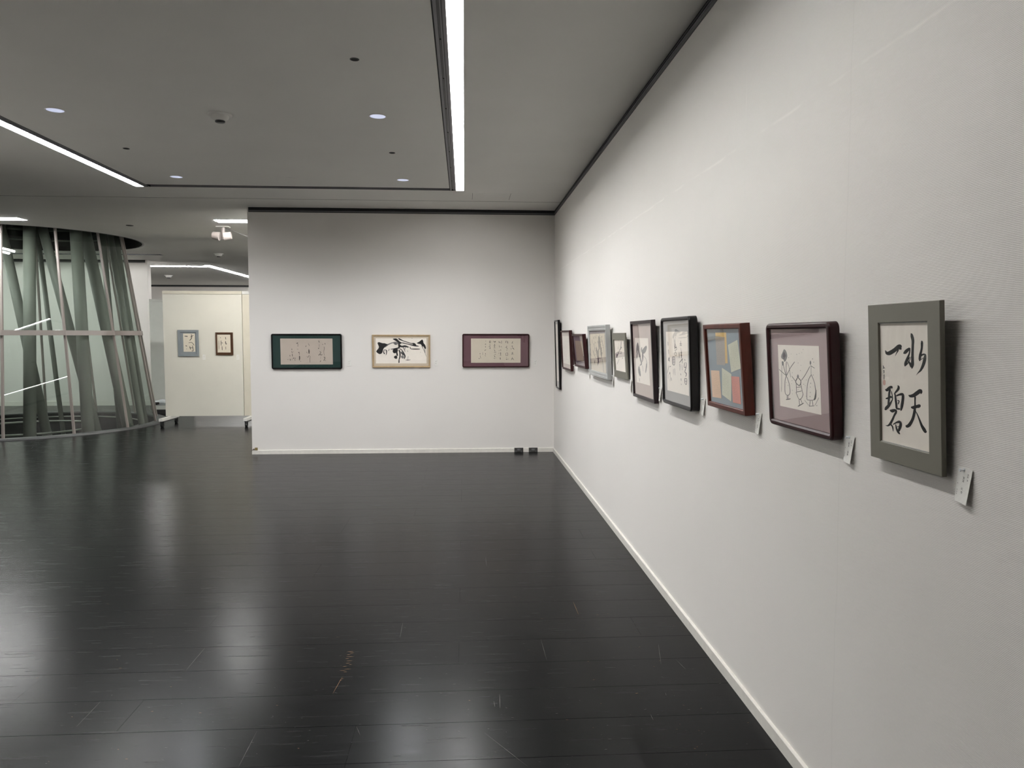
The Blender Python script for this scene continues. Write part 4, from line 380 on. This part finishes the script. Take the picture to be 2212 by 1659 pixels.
# ---------------------------------------------------------------- framed works
def ell(p, q): return math.hypot(p, q)
def ribbon(g, st, z, s=1e-4):
    P = [(a*s, b*s, wx*s, wy*s) for a, b, wx, wy in st]
    if len(P) == 1: P = P+P
    def cr(p0, p1, p2, p3, t): return tuple(.5*((2*b)+(-a+c)*t+(2*a-5*b+4*c-d)*t*t+(-a+3*b-3*c+d)*t**3) for a, b, c, d in zip(p0, p1, p2, p3))
    Q = []
    for i in range(len(P)-1):
        p0 = P[max(i-1, 0)]; p3 = P[min(i+2, len(P)-1)]
        for k in range(5): Q.append(cr(p0, P[i], P[i+1], p3, k/5))
    Q.append(P[-1])
    Lf = []; Rt = []
    for i, q in enumerate(Q):
        a = Q[max(i-1, 0)]; b = Q[min(i+1, len(Q)-1)]; dx, dy = b[0]-a[0], b[1]-a[1]; n = math.hypot(dx, dy) or 1e-9; nx, ny = -dy/n, dx/n
        hw = .5*math.hypot(q[2]*nx, q[3]*ny); hw = max(hw, .0002)
        if i in (0, len(Q)-1): hw *= .6
        Lf.append((q[0]+nx*hw, q[1]+ny*hw, z)); Rt.append((q[0]-nx*hw, q[1]-ny*hw, z))
    k = len(Q); g.add(Lf+Rt, [(i, i+1, k+i+1, k+i) for i in range(k-1)])
    for i, sg in ((0, -1), (k-1, 1)):          # rounded ends
        a = Vector(Lf[i]); b = Vector(Rt[i]); c = (a+b)/2; j = 1 if i == 0 else k-2
        d = Vector(Q[i][:2]+(0,))-Vector(Q[j][:2]+(0,)); d = d.normalized()*((a-b).length/2) if d.length > 0 else Vector((0, 0, 0))
        pts = [c+(a-c)*math.cos(t)+d*math.sin(t) for t in [math.pi*m_/6 for m_ in range(7)]]; g.add(pts, [tuple(range(7))])
def writing(name, strokes, z, m, parent):
    g = G()
    for i, st in enumerate(strokes): ribbon(g, st, z+.00002*(i % 3))
    return obj(name, g.V, g.F, m, parent, False, False)
def patch(name, pts, z, m, parent, th=.0004, sub=True):
    n = len(pts); V = [(x*1e-4, y*1e-4, z) for x, y in pts]+[(x*1e-4, y*1e-4, z+th) for x, y in pts]
    return obj(name, V, [tuple(range(n)), tuple(range(n, 2*n))]+[(i, (i+1) % n, n+(i+1) % n, n+i) for i in range(n)], m, parent)
def smoothpoly(pts):
    n = len(pts); out = []
    for i in range(n):
        a = pts[i]; b = pts[(i+1) % n]; out.append((.75*a[0]+.25*b[0], .75*a[1]+.25*b[1])); out.append((.25*a[0]+.75*b[0], .25*a[1]+.75*b[1]))
    return out
def wash(name, polys, z, m, parent):
    g = G()
    for p in polys:
        q = smoothpoly(p); g.add([(x*1e-4, y*1e-4, z) for x, y in q], [tuple(range(len(q)))])
    return obj(name, g.V, g.F, m, parent, False, False)
def rrect(Wd, H, ins, r, k=6):
    r = max(r-ins, .0005); x0, x1, y0, y1 = ins, Wd-ins, ins, H-ins; P = []
    for cx, cy, a0 in ((x1-r, y1-r, 0), (x0+r, y1-r, 90), (x0+r, y0+r, 180), (x1-r, y0+r, 270)):
        for i in range(k+1): t = math.radians(a0+90*i/k); P.append((cx+r*math.cos(t), cy+r*math.sin(t)))
    return P
def moulding(Wd, H, bar, r, t, rd, m, parent, ease=.002, step=0, name='frame'):
    """picture frame as one lofted moulding; front face at z=0, back at z=-t"""
    prof = [(0, -t), (0, -ease), (ease*.4, -ease*.3), (ease, 0), (bar-ease, 0), (bar, -ease*.8), (bar, -rd-.002)]
    if step: prof = [(0, -t), (0, -ease), (ease, 0), (bar*.35, 0), (bar*.42, -.003), (bar*.8, -.003), (bar, -.006), (bar, -rd-.002)]
    V = []; k = len(rrect(Wd, H, 0, r))
    for ins, z in prof: V += [(x, y, z) for x, y in rrect(Wd, H, ins, r)]
    Fc = [(a*k+i, a*k+(i+1) % k, (a+1)*k+(i+1) % k, (a+1)*k+i) for a in range(len(prof)-1) for i in range(k)]
    Fc.append(tuple(range(k)))
    o = obj(name, V, Fc, m, parent, False); return o
def right_wall(yf, yn, zb, zt, Xt, Xb):
    u = Vector((0, -1, 0)); v = Vector((Xt-Xb, 0, zt-zb)); H = v.length; v.normalize(); w = u.cross(v)
    return Matrix(((u.x, v.x, w.x, Xb), (u.y, v.y, w.y, yf), (u.z, v.z, w.z, zb), (0, 0, 0, 1))), yf-yn, H
def end_wall(x0, x1, zb, zt, Y, s):
    u = Vector((1, 0, 0)); v = Vector((0, -s, zt-zb)); H = v.length; v.normalize(); w = u.cross(v)
    return Matrix(((u.x, v.x, w.x, x0), (u.y, v.y, w.y, Y+s), (u.z, v.z, w.z, zb), (0, 0, 0, 1))), x1-x0, H
def rect(u0, v0, u1, v1): return [(u0*1e4, v0*1e4), (u1*1e4, v0*1e4), (u1*1e4, v1*1e4), (u0*1e4, v1*1e4)]
def picture(name, place, label, cat, bar, r, t, fm, mm, paper=None, pm=None, rd=.012, ease=.002, step=0, group=None, glassy=True, liner=None, zg=-.006):
    mw, Wd, H = place; T = empty(name, mw, label, cat, group); sp = []
    o = moulding(Wd, H, bar, r, t, rd, fm, T, ease, step)
    b = bar-.002
    patch('mount_board', rect(b, b, Wd-b, H-b), -rd-.0025, mm, T, .002)
    if liner:      # bright bevel around the window
        g = G(); q = bar
        for a, c in (((q, q, -rd+.0008), (Wd-q, q+.0022, -.0032)), ((q, H-q-.0022, -rd+.0008), (Wd-q, H-q, -.0032))): g = G(); g.box(a, c); g.out('window_fillet', liner, T)
    P = None
    if paper:
        P = patch('paper', paper, -rd-.0005, pm, T, .0006)
    if glassy:
        obj('glass', [(b, b, zg), (Wd-b, b, zg), (Wd-b, H-b, zg), (b, H-b, zg)], [(0, 1, 2, 3)], M['glass'], T)
    return T, P, Wd, H
def quadavg(q):
    x0 = (q[0][0]+q[3][0])/2; x1 = (q[1][0]+q[2][0])/2; y1 = (q[0][1]+q[1][1])/2; y0 = (q[2][1]+q[3][1])/2
    return [(x0, y0), (x1, y0), (x1, y1), (x0, y1)]
ZI = -.0117
GR = 'framed works along the right wall'; GE = 'framed works on the end wall'
T, P, Wd, H = picture('framed_calligraphy', right_wall(2.001, 1.689, 1.167, 1.582, 1.100, 1.122), 'calligraphy of four bold black characters in a wide olive grey frame, nearest the camera', 'picture', .0485, .0006, .012, M['olive'], M['paper'], None, None, rd=.0065, group=GR, ease=.0012, liner=M['silver'], zg=-.003)
G().box((.03, .03, -.024), (Wd-.03, H-.03, -.0125)).out('back_frame', M['black'], T)
P = patch('paper', rect(.0465, .048, Wd-.0465, H-.048), -.007, M['paper'], T, .0006)
writing('brush_writing', INK['A'], -.0062, M['ink'], P); wash('seal_stamp', POL['A_seal'], -.0062, M['seal'], P)
T, P, Wd, H = picture('framed_painting', right_wall(2.673, 2.197, 1.179, 1.541, 1.087, 1.111), 'ink doodle of three stick figures on a mauve mount in a rounded maroon frame', 'picture', .020, .022, .034, M['maroon'], M['matmauve'], quadavg(POL['B'][0]), M['paper'], group=GR, ease=.006)
writing('ink_drawing', INK['B'], ZI, M['inkm'], P); [wash('grey_wash', [q_], ZI-.00005, M['inkg'], P) for q_ in POL['B_wash']]; wash('dark_wash', POL['B_dark'], ZI+.00003, M['inkd'], P)
T, P, Wd, H = picture('framed_calligraphy', right_wall(3.350, 2.889, 1.182, 1.547, 1.074, 1.104), 'six small coloured poem slips on blue in a deep brown wooden frame', 'picture', .021, .001, .040, M['brown'], M['matblue'], group=GR, ease=.003)
rs = random.Random(9)
for i, (q, m, lb) in enumerate(zip(POL['C'], ('yel', 'veil', 'grn', 'org', 'grn', 'salm'), ('yellow paper slip', 'greyish paper slip over the yellow one', 'pale green paper slip, upper right', 'pale orange paper slip', 'pale green paper slip, bottom middle', 'salmon pink paper slip'))):
    s_ = patch('paper_slip', q, -.0125+.0003*i, M[m], T, .0005); s_['label'] = lb
    A_, B_, C_, D_ = [Vector(p) for p in q]; ss = []
    if i == 0: continue
    for cidx in range(5 if i != 4 else 4):
        u = .15+.17*cidx; v = .1+rs.random()*.08
        while v < .88:
            p = (A_*(1-u)+B_*u)*(1-v)+(D_*(1-u)+C_*u)*v; q2 = p+(D_-A_)*.03
            if rs.random() < .8: ss.append([(p.x, p.y, 14, 14), (q2.x+rs.uniform(-15, 15), q2.y, 10, 10)])
            v += .055+rs.random()*.03
    writing('small_writing', ss, -.0125+.0003*i+.0006, M['inkm'], s_)
T, P, Wd, H = picture('framed_calligraphy', right_wall(4.128, 3.591, 1.126, 1.594, 1.083, 1.103), 'four columns of brush writing on white paper in a rounded black frame', 'picture', .020, .028, .042, M['blackl'], M['matgrey'], quadavg(POL['D'][0]), M['paper'], group=GR, ease=.006)
writing('brush_writing', INK['D'], ZI, M['ink'], P)
T, P, Wd, H = picture('framed_painting', right_wall(4.934, 4.372, 1.096, 1.591, 1.092, 1.120), 'grey wash lotus flower painting on beige-pink mount in a thin dark frame', 'picture', .020, .001, .027, M['purpleb'], M['matpink'], quadavg(POL['E'][0]), M['paper'], group=GR)
writing('flower_stems', INK['E'], ZI, M['inkg'], P); [wash('petal', [q_], ZI+.00004, M['inkg'], P) for q_ in POL['E_wash']]; writing('flower_heart', INK['E_dark'], ZI+.00008, M['inkd'], P)
T, P, Wd, H = picture('framed_painting', right_wall(5.607, 5.145, 1.190, 1.516, 1.104, 1.128), 'small ink branch painting in a wide olive grey frame beside the silver frame', 'picture', .0505, .0006, .011, M['olive'], M['paper'], None, None, rd=.0065, group=GR, ease=.0012, zg=-.003)
G().box((.03, .03, -.019), (Wd-.03, H-.03, -.0115)).out('back_frame', M['black'], T)
P = patch('paper', rect(.047, .047, Wd-.047, H-.047), -.007, M['paper'], T, .0006)
writing('thin_branches', INK['F'], -.0062, M['inkg'], P); writing('dark_branch', INK['F_dark'], -.0061, M['inkd'], P)
T, P, Wd, H = picture('framed_painting', right_wall(6.627, 5.768, 1.153, 1.581, 1.086, 1.108), 'grey ink reeds painting in a stepped silver frame', 'picture', .045, .001, .036, M['silver'], M['matgrey'], quadavg(POL['G'][0]), M['paperk'], group=GR, step=1)
writing('reed_leaves', INK['G'], ZI, M['inkg'], P); writing('reed_base', INK['G_dark'], ZI+.00005, M['inkd'], P)
T, P, Wd, H = picture('framed_calligraphy', right_wall(7.549, 6.872, 1.190, 1.509, 1.079, 1.112), 'tan sheet on dark purple mount in a maroon frame left of the silver frame', 'picture', .018, .001, .034, M['maroon'], M['matpurple'], rect(.11, .06, .55, .255), M['mattan'], group=GR)
def textcols(name, x0, x1, y0, y1, nc, m, parent, seed, z=ZI, dens=.85, wd=26):
    rr_ = random.Random(seed); ss = []
    for c in range(nc):
        x = x1-(x1-x0)*(c+.5)/nc; y = y1-rr_.uniform(0, .15)*(y1-y0); ye = y0+rr_.uniform(0, .3)*(y1-y0)
        while y > ye:
            k = rr_.uniform(.5, 1.1)*(x1-x0)/nc*.28
            if rr_.random() < dens: ss.append([((x+rr_.uniform(-k, k))*1e4, y*1e4, wd, wd), ((x+rr_.uniform(-k, k))*1e4, (y-k)*1e4, wd*.7, wd*.7), ((x+rr_.uniform(-k, k))*1e4, (y-2*k)*1e4, wd*.8, wd*.8)])
            y -= 2.4*k+.002
    return writing(name, ss, z, m, parent)
textcols('small_writing', .13, .52, .08, .24, 8, M['inkm'], P, 3)
T, P, Wd, H = picture('framed_calligraphy', right_wall(8.525, 7.826, 1.120, 1.551, 1.090, 1.113), 'densely written white sheet on pinkish mount in a dark red frame near the corner', 'picture', .020, .001, .033, M['maroon'], M['matpink'], rect(.07, .065, .62, .37), M['paper'], group=GR)
textcols('small_writing', .10, .59, .09, .34, 12, M['inkm'], P, 5)
T, P, Wd, H = picture('framed_calligraphy', right_wall(9.169, 8.828, .856, 1.679, 1.095, 1.120), 'tall narrow sheet of writing in a thin black frame, farthest, right in the corner', 'picture', .018, .001, .027, M['blackl'], M['matgrey'], rect(.05, .09, .29, .775), M['paper'], group=GR)
textcols('brush_writing', .10, .24, .13, .72, 2, M['inkm'], P, 8, wd=60)
# end wall
T, P, Wd, H = picture('framed_calligraphy', end_wall(-2.399, -1.531, 1.074, 1.513, 9.548, .012), 'faint cursive writing on a green mount in a rounded dark frame on the end wall', 'picture', .016, .02, .036, M['blackl'], M['matgreen'], quadavg(POL['K1'][0]), M['paperg'], group=GE, ease=.004)
writing('brush_writing', INK['K1'], ZI, M['inkm'], P)
T, P, Wd, H = picture('framed_calligraphy', end_wall(-1.156, -.429, 1.090, 1.503, 9.555, .012), 'bold black abstract brushwork in a pale gold frame, middle of the end wall', 'picture', .021, .001, .032, M['gold'], M['matbeige'], quadavg(POL['K2'][0]), M['paper'], rd=.010, group=GE, step=1)
[wash('grey_wash', [q_], -.0097, M['inkg'], P) for q_ in POL['K2_wash']]; [wash('ink_blot', [q_], -.0096, M['ink'], P) for q_ in POL['K2_ink']]; writing('brush_strokes', INK['K2'], -.0095, M['ink'], P)
T, P, Wd, H = picture('framed_calligraphy', end_wall(-.025, .826, 1.090, 1.515, 9.548, .012), 'small characters on a plum mount in a rounded maroon frame on the end wall', 'picture', .015, .02, .036, M['maroon'], M['matmaroon'], quadavg(POL['K3'][0]), M['paperk'], group=GE, ease=.004)
writing('brush_writing', INK['K3'], ZI, M['inkm'], P)
# two far works on the mobile panel
T, P, Wd, H = picture('framed_calligraphy', end_wall(-4.72, -4.385, 1.145, 1.58, 12.772, .006), 'running-hand writing in a blue-grey frame on the mobile panel, left one', 'picture', .04, .001, .02, M['greyf'], M['greyf'], quadavg(POL['L1'][0]), M['paperk'], group='works on the mobile panel', glassy=False)
writing('brush_writing', INK['L1'], ZI, M['ink'], P)
T, P, Wd, H = picture('framed_calligraphy', end_wall(-4.11, -3.83, 1.165, 1.54, 12.772, .006), 'small writing in a dark brown wooden frame on the mobile panel, right one', 'picture', .026, .001, .02, M['darkb'], M['darkb'], quadavg(POL['L2'][0]), M['paperk'], group='works on the mobile panel', glassy=False)
writing('brush_writing', INK['L2'], ZI, M['inkm'], P)
# ---------------------------------------------------------------- name cards with clear pins
def glyph(ch, size):
    cu = bpy.data.curves.new('character', 'FONT'); cu.body = ch; cu.size = size; cu.align_x = 'CENTER'; cu.align_y = 'CENTER'; cu.resolution_u = 2
    o = bpy.data.objects.new('character', cu); C.objects.link(o); bpy.context.view_layer.update()
    d = bpy.data.meshes.new_from_object(o.evaluated_get(bpy.context.evaluated_depsgraph_get())); bpy.data.objects.remove(o); return d
def card(mw, label, seed, group, curl=.006, rot=0, chars=None):
    T = empty('name_card', mw @ Matrix.Rotation(rot, 4, 'Z'), label, 'card', group)
    w, h, n = .050, .082, 6; V = []; Fc = []
    def cz(u, v): return .0012+curl*max(0, (1-v))*(.35+.65*u)+.001
    for s_ in (0, .0004):
        for j in range(n+1):
            for i in range(4): u = i/3; v = j/n; V.append((-w/2+w*u, -h+h*v, cz(u, v)+s_))
    k = 4*(n+1)
    for b in (0, k):
        for j in range(n):
            for i in range(3): Fc.append((b+j*4+i, b+j*4+i+1, b+j*4+i+5, b+j*4+i+4))
    for j in range(n): Fc += [(j*4, j*4+4, k+j*4+4, k+j*4), (j*4+3, j*4+7, k+j*4+7, k+j*4+3)]
    Fc += [(0, 1, k+1, k), (1, 2, k+2, k+1), (2, 3, k+3, k+2)]
    cd = obj('card', V, Fc, M['card'], T)
    g = G(); rr_ = random.Random(seed)
    def mk(x, y, s_):
        u = (x+w/2)/w; v = (y+h)/h; z = cz(u, v)+.0009
        for a, b, c, d in ((-.5, .35, .5, .45), (-.4, -.05, .4, .07), (-.5, -.45, .5, -.33), (-.08, -.45, .08, .45), (-.45, -.4, -.33, .4) if rr_.random() < .5 else (.3, -.4, .42, .4)):
            g.add([(x+a*s_, y+b*s_, z), (x+c*s_, y+b*s_, z), (x+c*s_, y+d*s_, z), (x+a*s_, y+d*s_, z)], [(0, 1, 2, 3)])
    for y in (-.024, -.031): mk(0, y, .0058)
    if not chars:
        for y in (-.050, -.057): mk(0, y, .0058)
    for y in (-.014, -.019, -.027): mk(.014, y, .0038)
    for y in (-.040, -.055, -.060, -.065): mk(-.019, y, .0026)
    o = obj('printed_name', g.V, g.F, M['inkm'], cd, False, False)
    if chars:
        for ch, y in zip(chars, (-.050, -.058)):
            d = glyph(ch, .0066); d.materials.clear(); d.materials.append(M['inkm']); q = link('printed_character', d, cd); q.location = (0, y, cz(.5, (y+h)/h)+.001)
    g = G(); g.cyl((-.004, -.006, .001), (-.004, -.006, .004), .0045, 12, .0045); g.cyl((-.004, -.006, .004), (-.004, -.006, .011), .0022, 10); g.cyl((-.004, -.006, .011), (-.004, -.006, .014), .004, 12, .0035)
    g.out('clear_pin', M['edge'], T, False)
    return T
CW = [(1.640, 1.198, -.05, .010, 'white name card pinned right of the nearest olive grey frame'), (2.157, 1.203, -.06, .010, 'white name card between the stick-figure work and the nearest frame'), (2.852, 1.200, -.04, .010, 'white name card right of the brown frame with coloured slips'),
      (3.535, 1.200, -.03, .008, 'white name card right of the rounded black frame'), (4.330, 1.198, .03, .012, 'white name card right of the lotus painting'), (5.110, 1.198, .02, .014, 'white name card right of the branch painting'),
      (5.730, 1.196, .02, .012, 'white name card right of the silver-framed reeds'), (6.83, 1.19, 0, .01, 'white name card right of the dark purple mounted work'), (7.79, 1.19, 0, .01, 'white name card right of the dark red frame near the corner')]
for i, (y, z, rot, cl, lb) in enumerate(CW):
    card(Matrix(((0, 0, -1, XR-.0005), (-1, 0, 0, y), (0, 1, 0, z), (0, 0, 0, 1))), lb, i, 'name cards pinned on the right wall', cl, rot, '紅杏' if i == 0 else None)
for i, (x, z, lb) in enumerate(((-1.449, 1.191, 'white name card right of the green mounted work on the end wall'), (-.360, 1.193, 'white name card right of the pale gold frame'), (.904, 1.189, 'white name card right of the plum mounted work, by the corner'))):
    card(Matrix(((1, 0, 0, x), (0, 0, -1, YB-.0005), (0, 1, 0, z), (0, 0, 0, 1))), lb, 20+i, 'name cards pinned on the end wall', .004)
for i, (x, z, lb) in enumerate(((-4.31, 1.17, 'tiny pale name card right of the blue-grey frame on the mobile panel'), (-3.76, 1.17, 'tiny pale name card right of the dark brown frame on the mobile panel'))):
    card(Matrix(((1, 0, 0, x), (0, 0, -1, 12.7995), (0, 1, 0, z), (0, 0, 0, 1))), lb, 30+i, 'name cards on the mobile panel', .002)
# ---------------------------------------------------------------- floor outlets
for x0, x1, lb in ((.638, .752, 'dark grey floor outlet plate on the end wall skirting, left one'), (.824, .937, 'dark grey floor outlet plate on the end wall skirting, right one by the corner')):
    T = empty('wall_outlet', ((x0+x1)/2, YB-.012, .0), lb, 'outlet', 'outlets on the end wall skirting'); hw = (x1-x0)/2
    g = G(); g.box((-hw, -.006, .002), (hw, 0, .056)); g.out('plate', M['socket'], T)
    g = G(); g.box((-.02, -.009, .022), (.02, -.006, .042)); g.out('socket_face', M['grey'], T)
    g = G(); g.box((-.012, -.0098, .026), (-.008, -.009, .038)); g.box((.008, -.0098, .026), (.012, -.009, .038)); g.out('socket_slots', M['dark'], T)
    g = G(); g.box((-hw+.006, -.010, .004), (-.026, -.006, .020)); g.box((.026, -.010, .004), (hw-.006, -.006, .020)); g.out('screw_covers', M['rail'], T)
T = empty('wall_plate', (-2.615, YB, .05), 'tiny brass plate with latch at the left foot of the end wall', 'plate')
g = G(); g.box((-.016, -.014, .002), (.016, 0, .034)); g.out('plate', M['brass'], T)
g = G(); g.box((-.05, -.016, .004), (-.02, 0, .009)); g.box((-.034, -.014, .009), (-.026, 0, .022)); g.out('latch', M['darkb'], T)
# ---------------------------------------------------------------- mobile exhibition panels
def mpanel(x0, x1, y, z0, z1, lb, feet, m, th=.05, grp='mobile exhibition panels'):
    T = empty('mobile_panel', ((x0+x1)/2, y, 0), lb, 'panel', grp); cx = (x0+x1)/2; a, b = x0-cx, x1-cx
    g = G(); g.box((a+.0, 0, z0), (b, th, z1-.055)); g.out('panel_face', m, T)
    g = G(); g.box((a, -.004, z1-.05), (b, th+.004, z1)); g.out('top_rail', M['cream2'] if m is M['cream'] else M['white'], T)
    for fx in feet:
        f = fx-cx; g = G(); g.box((f-.03, -.36, .10), (f+.03, .36, .145)); o = g.out('foot', M['white'], T)
        g = G(); g.box((f-.012, -.30, .075), (f+.012, .30, .10)); g.out('foot_rib', M['rail'], o)
        g = G(); g.box((f-.02, -.0, .14), (f+.02, th, z0)); g.out('foot_bracket', M['white'], o)
        for yy in (-.30, .30):
            g = G(); g.cyl((f-.018, yy, .036), (f+.018, yy, .036), .036, 16); g.box((f-.024, yy-.014, .036), (f-.019, yy+.014, .102)); g.box((f+.019, yy-.014, .036), (f+.024, yy+.014, .102)); g.out('caster', M['rubber'], o)
mpanel(-4.955, -3.68, 12.80, .15, 2.222, 'cream mobile exhibition panel carrying two small frames, left of the end wall', (-4.90,), M['cream'])
mpanel(-3.672, -2.45, 12.80, .15, 2.222, 'cream mobile panel half hidden behind the end wall edge', (-3.56,), M['cream2'])
mpanel(-6.04, -5.25, 14.95, .02, 2.185, 'white panel standing between the glass light well and the cream panel', (), M['white'])
# box with crumpled white plastic bag
T = empty('storage_box', (-5.74, 14.70, 0), 'low dark box with pale front on the floor behind the glass light well', 'box')
g = G(); g.box((-.17, -.08, 0), (.20, .08, .085)); g.out('lower_body', M['box'], T)
g = G(); g.box((-.17, -.08, .085), (.20, .08, .16)); g.out('upper_body', M['white'], T)
rb = random.Random(2); bm = bmesh.new(); bmesh.ops.create_icosphere(bm, subdivisions=4, radius=1)
for v in bm.verts:
    k = 1+.10*math.sin(7*v.co.x+3*v.co.z)+.08*math.sin(11*v.co.y-5*v.co.z)+rb.uniform(-.03, .03); v.co *= k; v.co.x *= .20; v.co.y *= .07; v.co.z *= .062; v.co.z = max(v.co.z, -.045)
d = bpy.data.meshes.new('plastic_bag'); bm.to_mesh(d); bm.free(); d.materials.append(M['plastic'])
for p in d.polygons: p.use_smooth = True
T2 = empty('plastic_bag', (-5.71, 14.70, .206), 'crumpled white plastic bag lying on the low dark box', 'bag'); link('bag_body', d, T2)
g = G(); g.cyl((-.13, -.085, -.01), (-.07, -.08, .0), .03, 12, .022); g.out('dark_knot', M['box'], T2)
